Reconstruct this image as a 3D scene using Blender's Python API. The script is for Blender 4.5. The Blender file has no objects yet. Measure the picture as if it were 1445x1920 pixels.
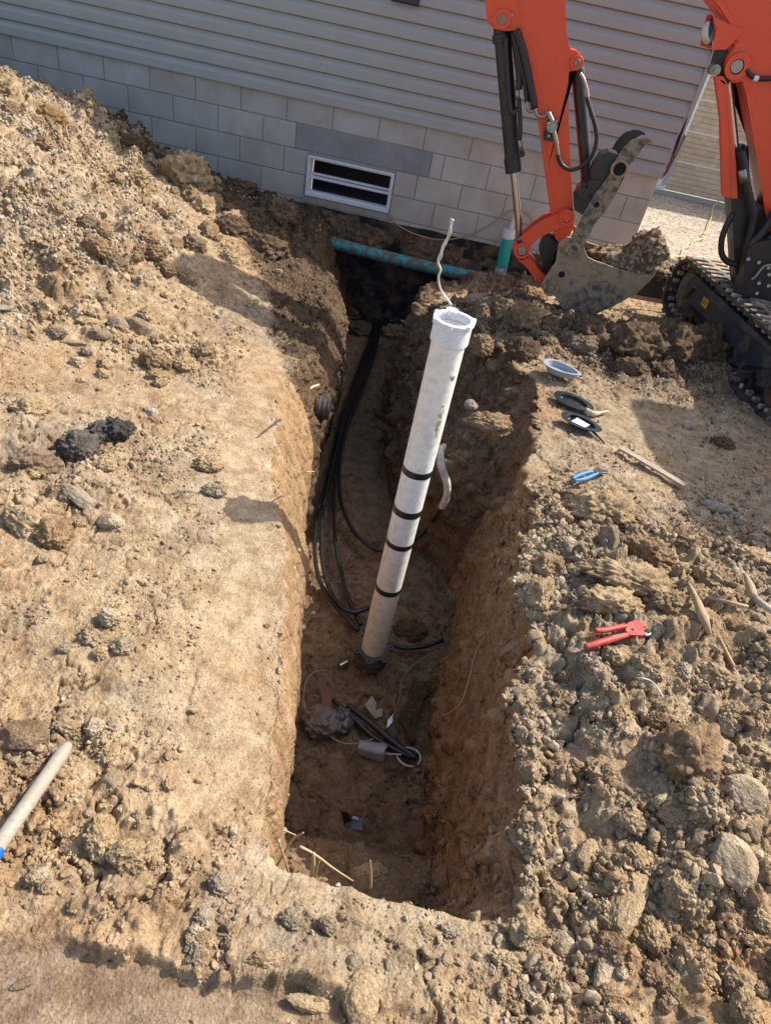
import bpy, bmesh, math, random
import numpy as np
from mathutils import Vector, Matrix, noise as mnoise
rad = math.radians
random.seed(7); RNG = np.random.default_rng(7)
sc = bpy.context.scene
COL = sc.collection

# ------------------------------------------------------------------ camera
CAMR = np.array([[0.9758443, 0.1422360, 0.1658217], [-0.2183948, 0.6155890, 0.7572014], [0.0056233, -0.7751253, 0.6317826]])
CAMP = np.array([4.06372, -6.46007, 0.99961]); FPX = 1240.0
cd = bpy.data.cameras.new('camera'); cam = bpy.data.objects.new('camera', cd); COL.objects.link(cam)
cd.sensor_fit = 'VERTICAL'; cd.sensor_height = 36.0; cd.lens = FPX/1920*36.0; cd.clip_start = .05; cd.clip_end = 2000
M4 = Matrix.Identity(4)
for i in range(3):
    for j in range(3): M4[j][i] = CAMR[i][j]
    M4[i][3] = CAMP[i]
cam.matrix_world = M4; sc.camera = cam

# ------------------------------------------------------------------ light
LD = np.array([-.80, -.42, -1.0]); LD /= np.linalg.norm(LD)          # way the sunlight travels
w = bpy.data.worlds.new('World'); sc.world = w; w.use_nodes = True
nt = w.node_tree; bg = nt.nodes['Background']; sky = nt.nodes.new('ShaderNodeTexSky')
sky.sky_type = 'NISHITA'; sky.sun_disc = False
sky.sun_elevation = math.asin(-LD[2]); sky.sun_rotation = math.atan2(-LD[0], -LD[1]); sky.dust_density = 3.0
nt.links.new(sky.outputs[0], bg.inputs[0]); bg.inputs[1].default_value = .15
sd = bpy.data.lights.new('sun', 'SUN'); sd.energy = 3.8; sd.angle = rad(.5); sd.color = (1, .94, .85)
sun = bpy.data.objects.new('sun', sd); COL.objects.link(sun)
sun.rotation_euler = Vector(LD).to_track_quat('-Z', 'Y').to_euler()
sc.view_settings.view_transform = 'Standard'; sc.view_settings.look = 'None'; sc.view_settings.gamma = 1
sc.view_settings.exposure = 0.75

# ------------------------------------------------------------------ helpers
def ray(x, y):
    return np.array([(x-722.5)/FPX, -(y-960)/FPX, -1.0]) @ CAMR
def atz(x, y, z):
    d = ray(x, y); return CAMP + d*(z-CAMP[2])/d[2]
def aty(x, y, Y):
    d = ray(x, y); return CAMP + d*(Y-CAMP[1])/d[1]
def tag(o, label=None, cat=None, group=None, kind=None):
    if label: o['label'] = label
    if cat: o['category'] = cat
    if group: o['group'] = group
    if kind: o['kind'] = kind
    return o
def empty(name, loc=(0, 0, 0)):
    o = bpy.data.objects.new(name, None); COL.objects.link(o); o.location = loc; o.empty_display_size = .1
    return o
def obj(name, bm, m, parent=None, smooth=None, bev=0, seg=2):
    """link a bmesh built in world coordinates as one object (its origin moved to the parent's)"""
    bmesh.ops.recalc_face_normals(bm, faces=bm.faces)
    me = bpy.data.meshes.new(name); bm.to_mesh(me); bm.free()
    if parent is not None:
        P = Vector((0, 0, 0)); q = parent
        while q is not None: P += Vector(q.location); q = q.parent
        me.transform(Matrix.Translation(-P))
    else:
        n = len(me.vertices)
        if n:
            a = np.empty(n*3); me.vertices.foreach_get('co', a); a = a.reshape(-1, 3)
            P = Vector(((a[:, 0].min()+a[:, 0].max())/2, (a[:, 1].min()+a[:, 1].max())/2, a[:, 2].min()))
            me.transform(Matrix.Translation(-P))
    o = bpy.data.objects.new(name, me); COL.objects.link(o)
    if parent is not None: o.parent = parent
    else: o.location = P
    if m is not None: me.materials.append(m)
    if bev:
        b = o.modifiers.new('bevel', 'BEVEL'); b.width = bev; b.segments = seg; b.limit_method = 'ANGLE'; b.angle_limit = rad(40)
    if smooth:
        for p in me.polygons: p.use_smooth = True
        if smooth != 'all': me.set_sharp_from_angle(angle=rad(smooth))
    return o
def B(): return bmesh.new()
def box(bm, x0, x1, y0, y1, z0, z1, R=None, T=(0, 0, 0)):
    vs = []
    for x, y, z in ((x0,y0,z0),(x1,y0,z0),(x1,y1,z0),(x0,y1,z0),(x0,y0,z1),(x1,y0,z1),(x1,y1,z1),(x0,y1,z1)):
        v = Vector((x, y, z))
        if R is not None: v = R @ v
        vs.append(bm.verts.new(v+Vector(T)))
    for f in ((0,3,2,1),(4,5,6,7),(0,1,5,4),(1,2,6,5),(2,3,7,6),(3,0,4,7)): bm.faces.new([vs[i] for i in f])
    return vs
def catmull(P, n=8):
    P = [Vector(p) for p in P]; Q = [P[0]*2-P[1]]+P+[P[-1]*2-P[-2]]; out = []
    for i in range(1, len(Q)-2):
        for k in range(n):
            t = k/n; a, b, c, d = Q[i-1:i+3]
            out.append(.5*((2*b)+(c-a)*t+(2*a-5*b+4*c-d)*t*t+(-a+3*b-3*c+d)*t**3))
    return out+[P[-1]]
def tube(bm, P, r, seg=10, n=8, smooth=True, rr=None, caps=True):
    P = catmull(P, n) if smooth and len(P) > 2 else [Vector(p) for p in P]
    up = None; rings = []
    for i, p in enumerate(P):
        t = (P[min(i+1, len(P)-1)]-P[max(i-1, 0)]).normalized()
        if up is None:
            up = t.orthogonal().normalized()
        up = (up-t*up.dot(t)).normalized(); s = t.cross(up)
        f = i/(len(P)-1)
        R = r if rr is None else float(np.interp(f, np.linspace(0, 1, len(rr)), rr))
        rings.append([bm.verts.new(p+(up*math.cos(a)+s*math.sin(a))*R) for a in [2*math.pi*k/seg for k in range(seg)]])
    for a, b in zip(rings, rings[1:]):
        for k in range(seg): bm.faces.new((a[k], a[(k+1) % seg], b[(k+1) % seg], b[k]))
    if caps:
        bm.faces.new(rings[0][::-1]); bm.faces.new(rings[-1])
def cyl(bm, a, b, r, seg=24, r2=None): tube(bm, [a, b], r, seg, smooth=False, rr=None if r2 is None else [r, r2])
def ring(bm, c, ax, ro, ri, h, seg=28):
    """washer / boss: outer radius, inner radius, thickness along the axis"""
    ax = Vector(ax).normalized(); u = ax.orthogonal().normalized(); v = ax.cross(u); c = Vector(c)
    L = []
    for rr, hh in ((ro, -h/2), (ro, h/2), (ri, h/2), (ri, -h/2)):
        L.append([bm.verts.new(c+ax*hh+(u*math.cos(t)+v*math.sin(t))*rr) for t in [2*math.pi*k/seg for k in range(seg)]])
    for i in range(4):
        a, b = L[i], L[(i+1) % 4]
        for k in range(seg): bm.faces.new((a[k], a[(k+1) % seg], b[(k+1) % seg], b[k]))
def plate(bm, pts, off):
    """extrude a polygon (3-D points) by the vector off"""
    off = Vector(off)
    a = [bm.verts.new(Vector(p)) for p in pts]; b = [bm.verts.new(Vector(p)+off) for p in pts]
    f1 = bm.faces.new(a); f2 = bm.faces.new(b[::-1])
    for i in range(len(a)): bm.faces.new((a[i], b[i], b[(i+1) % len(a)], a[(i+1) % len(a)]))
    bmesh.ops.triangulate(bm, faces=[f1, f2])
def ypl(px, Y): return [aty(x, y, Y) for x, y in px]

# lattice noise in numpy
LAT = RNG.random((64, 64, 64)).astype(np.float32)
LATV = RNG.random((64, 64, 64, 4)).astype(np.float32)
def vnoise(P):
    i = np.floor(P).astype(np.int64); f = (P-i).astype(np.float32); f = f*f*(3-2*f); i &= 63; j = (i+1) & 63
    x0, y0, z0 = i.T; x1, y1, z1 = j.T; fx, fy, fz = f.T
    L = LAT
    a = L[x0, y0, z0]*(1-fx)+L[x1, y0, z0]*fx; b = L[x0, y1, z0]*(1-fx)+L[x1, y1, z0]*fx
    c = L[x0, y0, z1]*(1-fx)+L[x1, y0, z1]*fx; d = L[x0, y1, z1]*(1-fx)+L[x1, y1, z1]*fx
    return ((a*(1-fy)+b*fy)*(1-fz)+(c*(1-fy)+d*fy)*fz)*2-1
def fbm(P, o=4, g=.5, s=0.):
    r = 0; a = 1; n = 0
    for k in range(o):
        r = r+a*vnoise(P*(2.03**k)+s+17.3*k); n += a; a *= g
    return r/n
def clods(P, dens=1., s=0):
    """heights of packed angular lumps: one per lattice cell (0 between lumps)"""
    Q = P+s*7.7; best = np.zeros(len(P), np.float32)
    base = np.floor(Q-.5).astype(np.int64)
    for dx in (0, 1):
        for dy in (0, 1):
            for dz in (0, 1):
                c = base+np.array([dx, dy, dz]); ii = c & 63; R = LATV[ii[:, 0], ii[:, 1], ii[:, 2]]
                d = np.abs(Q-(c+.2+.6*R[:, :3])).astype(np.float32)
                r = .25+.33*R[:, 3]; r = np.where(R[:, 0]*.5+R[:, 1]*.5 < dens, r, 0.0)
                dd = np.sqrt((d*d).sum(1))*.55+np.maximum(np.maximum(d[:, 0], d[:, 1]), d[:, 2])*.3+(d.sum(1))*.17
                t_ = (R[:, [1, 2, 0]]-.5)*1.5; e = (Q-(c+.2+.6*R[:, :3])); k_ = np.clip((r-dd)*1.9, 0, None); top_ = r*(.55+.5*R[:, 2])+(e*t_).sum(1)
                h = np.where(dd < r, np.clip(np.minimum(k_, top_), 0, None), 0)*.95
                np.maximum(best, h, out=best)
    return best

# ------------------------------------------------------------------ materials
def newmat(name):
    m = bpy.data.materials.new(name); m.use_nodes = True; t = m.node_tree
    return m, t, t.nodes['Principled BSDF']
def N(t, typ, **kw):
    n = t.nodes.new(typ)
    for k, v in kw.items():
        if k in n.inputs.keys() if hasattr(n.inputs, 'keys') else False: n.inputs[k].default_value = v
        else: setattr(n, k, v)
    return n
def noise_node(t, scale, detail=5, rough=.6, vec=None):
    n = t.nodes.new('ShaderNodeTexNoise'); n.inputs['Scale'].default_value = scale; n.inputs['Detail'].default_value = detail; n.inputs['Roughness'].default_value = rough
    if vec is not None: t.links.new(vec, n.inputs['Vector'])
    return n
def ramp(t, fac, stops):
    r = t.nodes.new('ShaderNodeValToRGB'); cr = r.color_ramp
    while len(cr.elements) < len(stops): cr.elements.new(.5)
    for e, (p, c) in zip(cr.elements, stops):
        e.position = p; e.color = (c, c, c, 1) if isinstance(c, (int, float)) else (*c, 1)
    t.links.new(fac, r.inputs[0]); return r
def mixc(t, a, b, fac, mode='MIX'):
    m = t.nodes.new('ShaderNodeMix'); m.data_type = 'RGBA'; m.blend_type = mode
    for s, v in ((0, fac), (6, a), (7, b)):
        if hasattr(v, 'links') or hasattr(v, 'is_linked'): t.links.new(v, m.inputs[s])
        elif isinstance(v, (int, float)): m.inputs[s].default_value = v
        else: m.inputs[s].default_value = (*v, 1)
    return m.outputs[2]
def bump(t, p, h, strength=.5, dist=.01, prev=None):
    b = t.nodes.new('ShaderNodeBump'); b.inputs['Strength'].default_value = strength; b.inputs['Distance'].default_value = dist
    t.links.new(h, b.inputs['Height'])
    if prev is not None: t.links.new(prev, b.inputs['Normal'])
    t.links.new(b.outputs[0], p.inputs['Normal']); return b.outputs[0]
def geo(t): return t.nodes.new('ShaderNodeNewGeometry').outputs['Position']
def objc(t): return t.nodes.new('ShaderNodeTexCoord').outputs['Object']

def paint(name, col, rough=.5, metal=0., dirt=0., dirtcol=(.3, .21, .13), dscale=9., spec=.5, bumps=.15, thr=.5, wear=0, mott=.72):
    m, t, p = newmat(name); v = geo(t)
    n1 = noise_node(t, dscale, 9, .68, v); n2 = noise_node(t, dscale*7, 4, .6, v)
    base = mixc(t, col, tuple(c*mott for c in col), ramp(t, n2.outputs[0], [(.4, 0), (.75, 1)]).outputs[0])
    if wear:
        n3 = noise_node(t, 60, 3, .5, v)
        base = mixc(t, base, tuple(c*.25+.02 for c in col), ramp(t, n3.outputs[0], [(.70, 0), (.74, wear)]).outputs[0])
    if dirt:
        f = ramp(t, n1.outputs[0], [(thr-.06, 0), (thr+.10, dirt)]).outputs[0]
        base = mixc(t, base, dirtcol, f)
        r = mixc(t, (rough,)*3, (.95,)*3, f); t.links.new(r, p.inputs['Roughness'])
    else: p.inputs['Roughness'].default_value = rough
    t.links.new(base, p.inputs['Base Color']); p.inputs['Metallic'].default_value = metal
    p.inputs['Specular IOR Level'].default_value = spec
    if bumps: bump(t, p, n1.outputs[0], bumps, .01)
    return m

def soil_mat(name, src, fine=1.0):
    m, t, p = newmat(name)
    if src == 'OBJ':
        c = t.nodes.new('ShaderNodeObjectInfo').outputs['Color']; v = geo(t)
    else:
        a = t.nodes.new('ShaderNodeAttribute'); a.attribute_name = 'tint'; a.attribute_type = src; c = a.outputs['Color']; v = geo(t)
    n1 = noise_node(t, 14, 8, .7, v); n2 = noise_node(t, 160, 5, .7, v); n3 = noise_node(t, 480, 3, .6, v)
    vo = t.nodes.new('ShaderNodeTexVoronoi'); vo.inputs['Scale'].default_value = 130; t.links.new(v, vo.inputs['Vector'])
    vo2 = t.nodes.new('ShaderNodeTexVoronoi'); vo2.inputs['Scale'].default_value = 260; t.links.new(v, vo2.inputs['Vector'])
    k = mixc(t, c, mixc(t, c, (.62, .56, .50), 1., 'MULTIPLY'), ramp(t, n1.outputs[0], [(.38, 1), (.62, 0)]).outputs[0])
    k = mixc(t, k, mixc(t, k, (.70, .66, .62), 1., 'MULTIPLY'), ramp(t, n2.outputs[0], [(.34, 1), (.58, 0)]).outputs[0])
    sep = t.nodes.new('ShaderNodeSeparateColor'); t.links.new(vo.outputs['Color'], sep.inputs[0])
    k = mixc(t, k, (.52, .44, .33), ramp(t, sep.outputs[0], [(.88, 0), (.93, .18)]).outputs[0])      # pale grit
    k = mixc(t, k, mixc(t, k, (.5, .45, .42), 1., 'MULTIPLY'), ramp(t, sep.outputs[1], [(.86, 0), (.92, .4)]).outputs[0])
    t.links.new(k, p.inputs['Base Color']); p.inputs['Roughness'].default_value = 1.0; p.inputs['Specular IOR Level'].default_value = .12
    b = bump(t, p, n2.outputs[0], .9*fine, .006)
    b = bump(t, p, vo.outputs['Distance'], .55*fine, .004, b)
    b = bump(t, p, vo2.outputs['Distance'], .5*fine, .002, b)
    bump(t, p, n3.outputs[0], .5*fine, .0015, b)
    return m
SOIL = soil_mat('soil', 'GEOMETRY'); SOIL_I = soil_mat('soil_crumb', 'INSTANCER', .8); SOIL_O = soil_mat('soil_lump', 'OBJ', 1.2)

TAN = np.array([.485, .365, .225]); PALE = np.array([.53, .435, .30]); BROWN = np.array([.255, .175, .112]); ORANGE = np.array([.40, .235, .115])
GREY = np.array([.34, .285, .215]); DARK = np.array([.10, .08, .065])

# ------------------------------------------------------------------ the dug ground
CP = []
for px, py, z in [(0,1000,-.58),(0,800,-.58),(150,700,-.6),(300,720,-.63),(480,740,-.67),(0,1300,-.58),(200,1300,-.6),(0,1600,-.58),(200,1600,-.6),
    (0,1900,-.60),(350,1200,-.61),(400,900,-.62),(440,1500,-.66),(520,900,-.69),(530,1300,-.70),(480,1400,-.67),(0,600,-.52),(250,575,-.57),(400,640,-.65),(510,690,-.69),
    (100,400,-.3),(0,300,-.14),(0,420,-.3),(250,400,-.44),(400,470,-.60),(330,500,-.55),(480,560,-.70),(560,560,-.78),(620,640,-.84),
    (0,150,-.06),(50,155,-.10),(150,200,-.20),(210,235,-.32),(270,310,-.50),(340,320,-.52),(400,358,-.62),(480,378,-.70),(560,420,-.84),(600,470,-.92),
    (985,680,-.63),(1010,850,-.63),(975,1050,-.63),(935,1300,-.64),(960,1500,-.66),(950,1720,-.67),(1200,800,-.64),(1400,900,-.60),(1100,1100,-.57),
    (1300,1000,-.55),(1445,1100,-.50),(1300,1300,-.53),(1445,1500,-.52),(1200,1600,-.60),(1445,1900,-.58),(1100,1900,-.63),(720,1900,-.60),(600,1700,-.64),(400,1750,-.61),
    (870,580,-.70),(830,580,-.72),(930,560,-.66),(1000,560,-.58),(1100,615,-.62),(1200,610,-.60),(1300,640,-.58),(1050,650,-.63),(1200,705,-.63),(1330,720,-.64),(920,650,-.66)]:
    CP.append(atz(px, py, z))
for p in [(-1,-.9,0),(-1.5,-3,-.3),(1,-4.2,-.52),(1,-5.5,-.58),(2,-6.6,-.58),(4.2,-7,-.62),(6,-7,-.6),(7,-5,-.55),(7.5,-3,-.62),(5.5,-.5,-.95),(4.9,-.3,-1.06),(5.1,-1.6,-.70),(5.5,-1.2,-.78),(5.9,-1.,-.80),(4.7,-1.3,-.93),(4.4,-1.3,-.95),(4.45,-.7,-1.18),(4.8,-.7,-1.10),(4.2,-1.7,-.82),
          (6.5,-.05,-.95),(6.4,-1,-.72),(7.6,-1.5,-.66),(7.6,-.3,-.93),(-1,-.05,-.4),(.3,-.05,-.5),(1,-.05,-.62),(1.6,-.05,-.78),(2.2,-.05,-.84),(2.8,-.05,-.92),(3.2,-.3,-.97),(3.6,-.1,-.98),(4.4,-.1,-1.12),
          (5.3,-.05,-.96),(-3,-8,-.6),(9,-8,-.6),(9,-.2,-.93),(-3,-.2,-.1)]:
    CP.append(np.array(p, float))
CP = np.array(CP)
def tps(r2): return np.where(r2 > 1e-12, .5*r2*np.log(np.maximum(r2, 1e-12)), 0)
n = len(CP); K = tps(((CP[:, None, :2]-CP[None, :, :2])**2).sum(-1))+np.eye(n)*.02; Q = np.c_[np.ones(n), CP[:, :2]]
W = np.linalg.solve(np.block([[K, Q], [Q.T, np.zeros((3, 3))]]), np.r_[CP[:, 2], 0, 0, 0])
gx = np.linspace(-4.2, 10.2, 289); gy = np.linspace(-9.2, .2, 189); GX, GY = np.meshgrid(gx, gy)
pts = np.c_[GX.ravel(), GY.ravel()]
HG = (tps(((pts[:, None]-CP[None, :, :2])**2).sum(-1))@W[:n]+np.c_[np.ones(len(pts)), pts]@W[n:]).reshape(GX.shape)
HG = np.clip(HG, -1.05, .12)
def H(x, y):
    x = np.clip((np.asarray(x, float)-gx[0])/(gx[1]-gx[0]), 0, 287.999); y = np.clip((np.asarray(y, float)-gy[0])/(gy[1]-gy[0]), 0, 187.999)
    i = x.astype(int); j = y.astype(int); fx = x-i; fy = y-j
    return (HG[j, i]*(1-fx)+HG[j, i+1]*fx)*(1-fy)+(HG[j+1, i]*(1-fx)+HG[j+1, i+1]*fx)*fy
def G(px, py, h=0.):
    z = -.6
    for _ in range(25):
        p = atz(px, py, z); z = z*.5+.5*(float(H(p[0], p[1]))+h)
    return atz(px, py, z)

def tab(y, ys, vs): return np.interp(y, ys, vs)
FLOOR = -1.78
yr = [-6.55]
while yr[-1] < .03:
    dcam = abs(yr[-1]+6.46); yr.append(yr[-1]+.0036+.0011*max(dcam, .3))
yrow = np.r_[[-9, -8, -7.3, -6.8, -6.65], np.array(yr)]
yrow[-1] = .03
NR = len(yrow)
sY = [-9,-5.95,-5.84,-5.51,-5.25,-4.93,-4.69,-4.3,-4.14,-3.84,-3.45,-3.1,-2.9,-2.3,-1.4,-.9,-.3,.1]
rimL = tab(yrow, sY, [3.9,3.93,3.975,3.90,3.85,3.77,3.70,3.57,3.52,3.45,3.43,3.43,3.43,3.36,3.18,2.97,2.88,2.85])
basL = tab(yrow, [-9,-5.95,-5.84,-5.3,-4.9,-4.4,-4,-3.5,-3,-2.3,-1.4,-.9,.1], [4.05,4.05,4.03,3.91,3.83,3.74,3.63,3.54,3.50,3.46,3.36,3.28,3.25])
sR = [-9,-5.95,-5.55,-5.2,-4.9,-4.5,-4.1,-3.7,-3.45,-3.3,-3.0,-2.7,-2.3,-2.0,-1.3,-.8,-.3,.1]
basR = tab(yrow, sR, [4.35,4.35,4.49,4.50,4.48,4.47,4.55,4.56,4.45,4.25,4.10,3.99,3.90,3.86,3.85,3.86,3.92,3.95])
edgX = tab(yrow, [-9,-5.95,-5.5,-5.1,-4.75,-4.5,-4.2,-3.8,-3.4,-2.9,-2.1,-1.4,-.9,-.3,.1], [3.97,3.97,3.925,3.875,3.82,3.775,3.70,3.62,3.57,3.56,3.50,3.33,3.10,3.0,2.98])
edgZ = tab(yrow, [-9,-5.2,-4.6,-4.2,-3.6,-2.5,0], [-.80,-.85,-1.0,-1.05,-1.02,-1.1,-1.15])
edgX = edgX+.014*vnoise(np.c_[yrow*9, yrow*0+2, yrow*0])+.008*vnoise(np.c_[yrow*31, yrow*0+7, yrow*0])
l1x  = tab(yrow, sR, [4.42,4.42,4.51,4.52,4.52,4.52,4.58,4.60,4.50,4.31,4.24,4.10,3.97,3.90,3.87,3.90,4.0,4.05])
l2x  = tab(yrow, sR, [4.48,4.48,4.53,4.54,4.55,4.57,4.61,4.63,4.62,4.60,4.52,4.32,4.06,3.95,3.93,3.98,4.2,4.25])
rimR = tab(yrow, sR, [4.55,4.54,4.56,4.555,4.57,4.61,4.66,4.695,4.70,4.70,4.66,4.50,4.20,4.03,4.01,4.1,4.45,4.5])
l1z  = tab(yrow, sR, [-1.3,-1.3,-1.3,-1.25,-1.3,-1.3,-1.3,-1.2,-1.15,-1.12,-1.10,-1.2,-1.25,-1.3,-1.3,-1.35,-1.5,-1.5])
l2z  = tab(yrow, sR, [-1.,-1.,-1.,-1.,-1.,-1.,-1.,-1.05,-1.05,-1.05,-.98,-.9,-.88,-.92,-.95,-1.0,-1.2,-1.2])
dep = tab(yrow, [-5.83,-5.79,-5.70,-5.58,-5.42,-5.25], [0,.22,.45,.5,.62,1])
flz = tab(yrow, [-5.3,-4.2,-3,0], [-1.76,-1.79,-1.82,-1.86])
# wobble of the rims
rimL = rimL+.016*vnoise(np.c_[yrow*7, yrow*0, yrow*0])+.010*vnoise(np.c_[yrow*23, yrow*0+3, yrow*0])
rimR = rimR+.05*vnoise(np.c_[yrow*5, yrow*0+9, yrow*0])+.03*vnoise(np.c_[yrow*17, yrow*0+5, yrow*0])+.012*vnoise(np.c_[yrow*47, yrow*0+6, yrow*0])
basR = basR+.03*vnoise(np.c_[yrow*4, yrow*0+19, yrow*0]); basL = basL+.01*vnoise(np.c_[yrow*4, yrow*0+29, yrow*0])
xl = 2.8-.568*(np.clip(yrow, -6.55, .1)+6.2); xr = np.maximum(5.5+.36*(np.clip(yrow, -6.55, .1)+6.2), rimR+.5)
def S(n): return (np.arange(n)+.0)/n
nL, nLW, nF, nR1, nR2, nR3, nRG, nC = 430, 100, 110, 60, 36, 50, 330, 60
Xc = []; Zc = []; part = []
def seg(xa, za, xb, zb, n, fn=None, tagv=0):
    s = S(n)[None, :]; X = xa[:, None]*(1-s)+xb[:, None]*s
    Z = za[:, None]*(1-s)+zb[:, None]*s if fn is None else fn(X, yrow[:, None]*np.ones_like(X))
    if fn is None and tagv == 1: X = X+.012*np.sin(s*math.pi)*dep[:, None]
    Xc.append(X); Zc.append(Z); part.append(np.full(n, tagv))
zL = H(rimL, yrow); zR = H(rimR, yrow)
def dz(x, zt): h = H(x, yrow); return h+(zt-h)*dep
seg(np.full(NR, -4.), None, xl, None, nC, H, 0)
seg(xl, None, rimL, None, nL, H, 0)
seg(rimL, zL, edgX, dz(edgX, edgZ), nLW, None, 1)
seg(edgX, dz(edgX, edgZ), basL, dz(basL, flz), 60, None, 1)
seg(basL, dz(basL, flz), basR, dz(basR, flz+.02), nF, None, 2)
seg(basR, dz(basR, flz+.02), l1x, dz(l1x, l1z), nR1, None, 3)
seg(l1x, dz(l1x, l1z), l2x, dz(l2x, l2z), nR2, None, 3)
seg(l2x, dz(l2x, l2z), rimR, zR, nR3, None, 3)
seg(rimR, None, xr, None, nRG, H, 4)
seg(xr, None, np.full(NR, 10.), None, nC, H, 4)
Xc.append(np.full((NR, 1), 10.)); Zc.append(H(Xc[-1], yrow[:, None])); part.append(np.array([4]))
X = np.concatenate(Xc, 1); Z = np.concatenate(Zc, 1); part = np.concatenate(part); NC = X.shape[1]
Y = np.repeat(yrow[:, None], NC, 1)
P = np.stack([X, Y, Z], -1)
def normals(P):
    du = np.gradient(P, axis=1); dv = np.gradient(P, axis=0); n = np.cross(du, dv); return n/(np.linalg.norm(n, axis=-1, keepdims=True)+1e-9)
# smooth the section a little so that rims are not knife edges, then displace
for _ in range(3):
    P[:, 1:-1, 2] = .5*P[:, 1:-1, 2]+.25*(P[:, :-2, 2]+P[:, 2:, 2]); P[:, 1:-1, 0] = .5*P[:, 1:-1, 0]+.25*(P[:, :-2, 0]+P[:, 2:, 0])
NN = normals(P).reshape(-1, 3); PF = P.reshape(-1, 3)
PT = np.repeat(part[None, :], NR, 0).ravel(); DEP = np.repeat(dep[:, None], NC, 1).ravel()
def blob(px, py, r, z=-.6, ax=1., ay=1.):
    c = atz(px, py, z); return np.exp(-(((PF[:, 0]-c[0])/ax)**2+((PF[:, 1]-c[1])/ay)**2)/(r*r))
x, y, z = PF.T
flat = (PT == 0) | (PT == 4); wallL = (PT == 1)*np.clip(DEP*3, 0, 1); wallR = (PT == 3)*np.clip(DEP*3, 0, 1); floor_ = (PT == 2)*np.clip(DEP*2, 0, 1)
# world-space masks
RL = np.interp(y, yrow, rimL); RR = np.interp(y, yrow, rimR)
smooth = np.clip(np.exp(-((x-RL+.13)/.17)**2)*(y < -3.2)*(y > -5.75)*(x <= RL), 0, 1)          # trodden, scraped strip along the left rim
smooth = np.maximum(smooth, blob(150, 1840, .26, -.6, 1.3, .55)); smooth = np.maximum(smooth, .8*blob(550, 1700, .22, -.62, 1.6, .5))
smooth = np.maximum(smooth, .75*blob(100, 700, .3, -.6, 2., .8)); smooth = np.maximum(smooth, .7*blob(1250, 820, .45, -.62, 1.2, 1.2)); smooth = np.maximum(smooth, .7*blob(700,1860,.12,-.6,2.5,.5))
smooth = np.maximum(smooth, .55*blob(330, 1050, .28, -.6)); smooth = np.clip(smooth, 0, 1)
mound = np.clip((H(x, y)+.58)/.12, 0, 1)*(x < 3.4)
spoil = blob(1000, 590, .42, -.55, 1.1, .8)+blob(1230, 640, .42, -.5, 1.1, .9)+blob(880, 570, .3, -.6); spoil = np.clip(spoil*1.3, 0, 1)*(x > 3.9)
rclod = np.clip(blob(1150, 1150, .42, -.55, 1.2, 1.2)+blob(1300, 1500, .4, -.55, 1.3, 1.2)+blob(1200, 1750, .3, -.6, 1.6, .9)+blob(1350, 1100, .35, -.52)+.8*blob(760,1830,.2,-.6,2.,.7)+.8*blob(1030,1000,.25), 0, 1)
lclod = np.clip(.9*blob(120, 1500, .2, -.6)+.9*blob(230,1620,.14)+blob(60,900,.25)+.8*blob(200,620,.3,-.57,1.6,.7)+.7*blob(300,1680,.14), 0, 1)
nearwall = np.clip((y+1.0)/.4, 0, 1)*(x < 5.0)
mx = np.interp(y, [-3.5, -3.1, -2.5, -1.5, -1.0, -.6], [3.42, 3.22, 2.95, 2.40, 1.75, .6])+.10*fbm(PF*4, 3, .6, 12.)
moist_shade = np.clip((x-mx)/.07, 0, 1)*(y > -3.5)*((PT == 0)|(PT == 1))  # left bank by the trench: mask for painted cast shade over damp soil
rough = np.clip(.47+.6*mound+.8*spoil+.62*rclod+.5*lclod+.6*nearwall+.35*moist_shade-.42*smooth, .04, 1.3)
rough = np.where(flat, rough, np.where(PT == 1, .30+.45*moist_shade, np.where(PT == 2, .5, .55+.35*(y > -3.6))))
big = fbm(PF*3.1, 4, .55, 3.)*.045+fbm(PF*9.0, 4, .55, 8.)*.022
wp = PF+.012*np.stack([fbm(PF*22, 2, .5, 1.), fbm(PF*22, 2, .5, 31.), fbm(PF*22, 2, .5, 61.)], -1)
c0 = clods(wp*5.2, .6, 11); c1 = clods(wp*9.5, .62, 1); c2 = clods(wp*21, .8, 2); c3 = clods(wp*46, 1.2, 3)
near = np.clip(1.35-np.abs(y+6.2)/4.5, 0, 1)
c4 = clods(wp*95, 1.3, 4)
c5 = clods(PF*190, 1.3, 5)
jag = fbm(wp*30, 4, .65, 71.)*.010+np.abs(fbm(wp*13, 3, .6, 72.))*.016
D = jag*np.clip(rough, .1, 1)+big*(.35+1.1*rough)*(1-.55*smooth*flat)+c0*(.20+.25*mound)*np.clip(rough-.62, 0, .5)+mound*(np.abs(fbm(wp*4.2, 4, .6, 99.))*.11-.02)+c1*.13*np.clip(rough-.30, 0, 1)+c2*.050*(.55+.9*np.clip(.5+2.2*fbm(PF*5.5, 2, .5, 66.), 0, 1))*np.clip(rough-.08, 0, 1)*(.45+.9*fbm(PF*2.3, 2, .5, 5.))+c3*.018*np.clip(rough*1.4, .12, 1)+c4*.0085*np.clip(rough*1.6, .18, 1)+c5*.0035*near
# scraped trench sides: tooth marks that run down the wall, slabs broken off
stri = fbm(np.stack([y*16, z*2.2, x*0], -1), 4, .6, 4.)*.014+fbm(np.stack([y*46, z*5, x*3], -1), 3, .6, 14.)*.006
slab = np.abs(fbm(PF*np.array([4, 4, 6.]), 3, .55, 40.))*.035
wallm = np.clip(wallL+wallR, 0, 1)
D = D*(1-wallm*.55*(1-.8*moist_shade)*np.where(y > -3.6, .6, 1))+wallm*(stri*1.3-slab*wallR*1.3)+wallR*(c1*.06+c0*.10*(y > -3.6))+floor_*c2*.008
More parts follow.
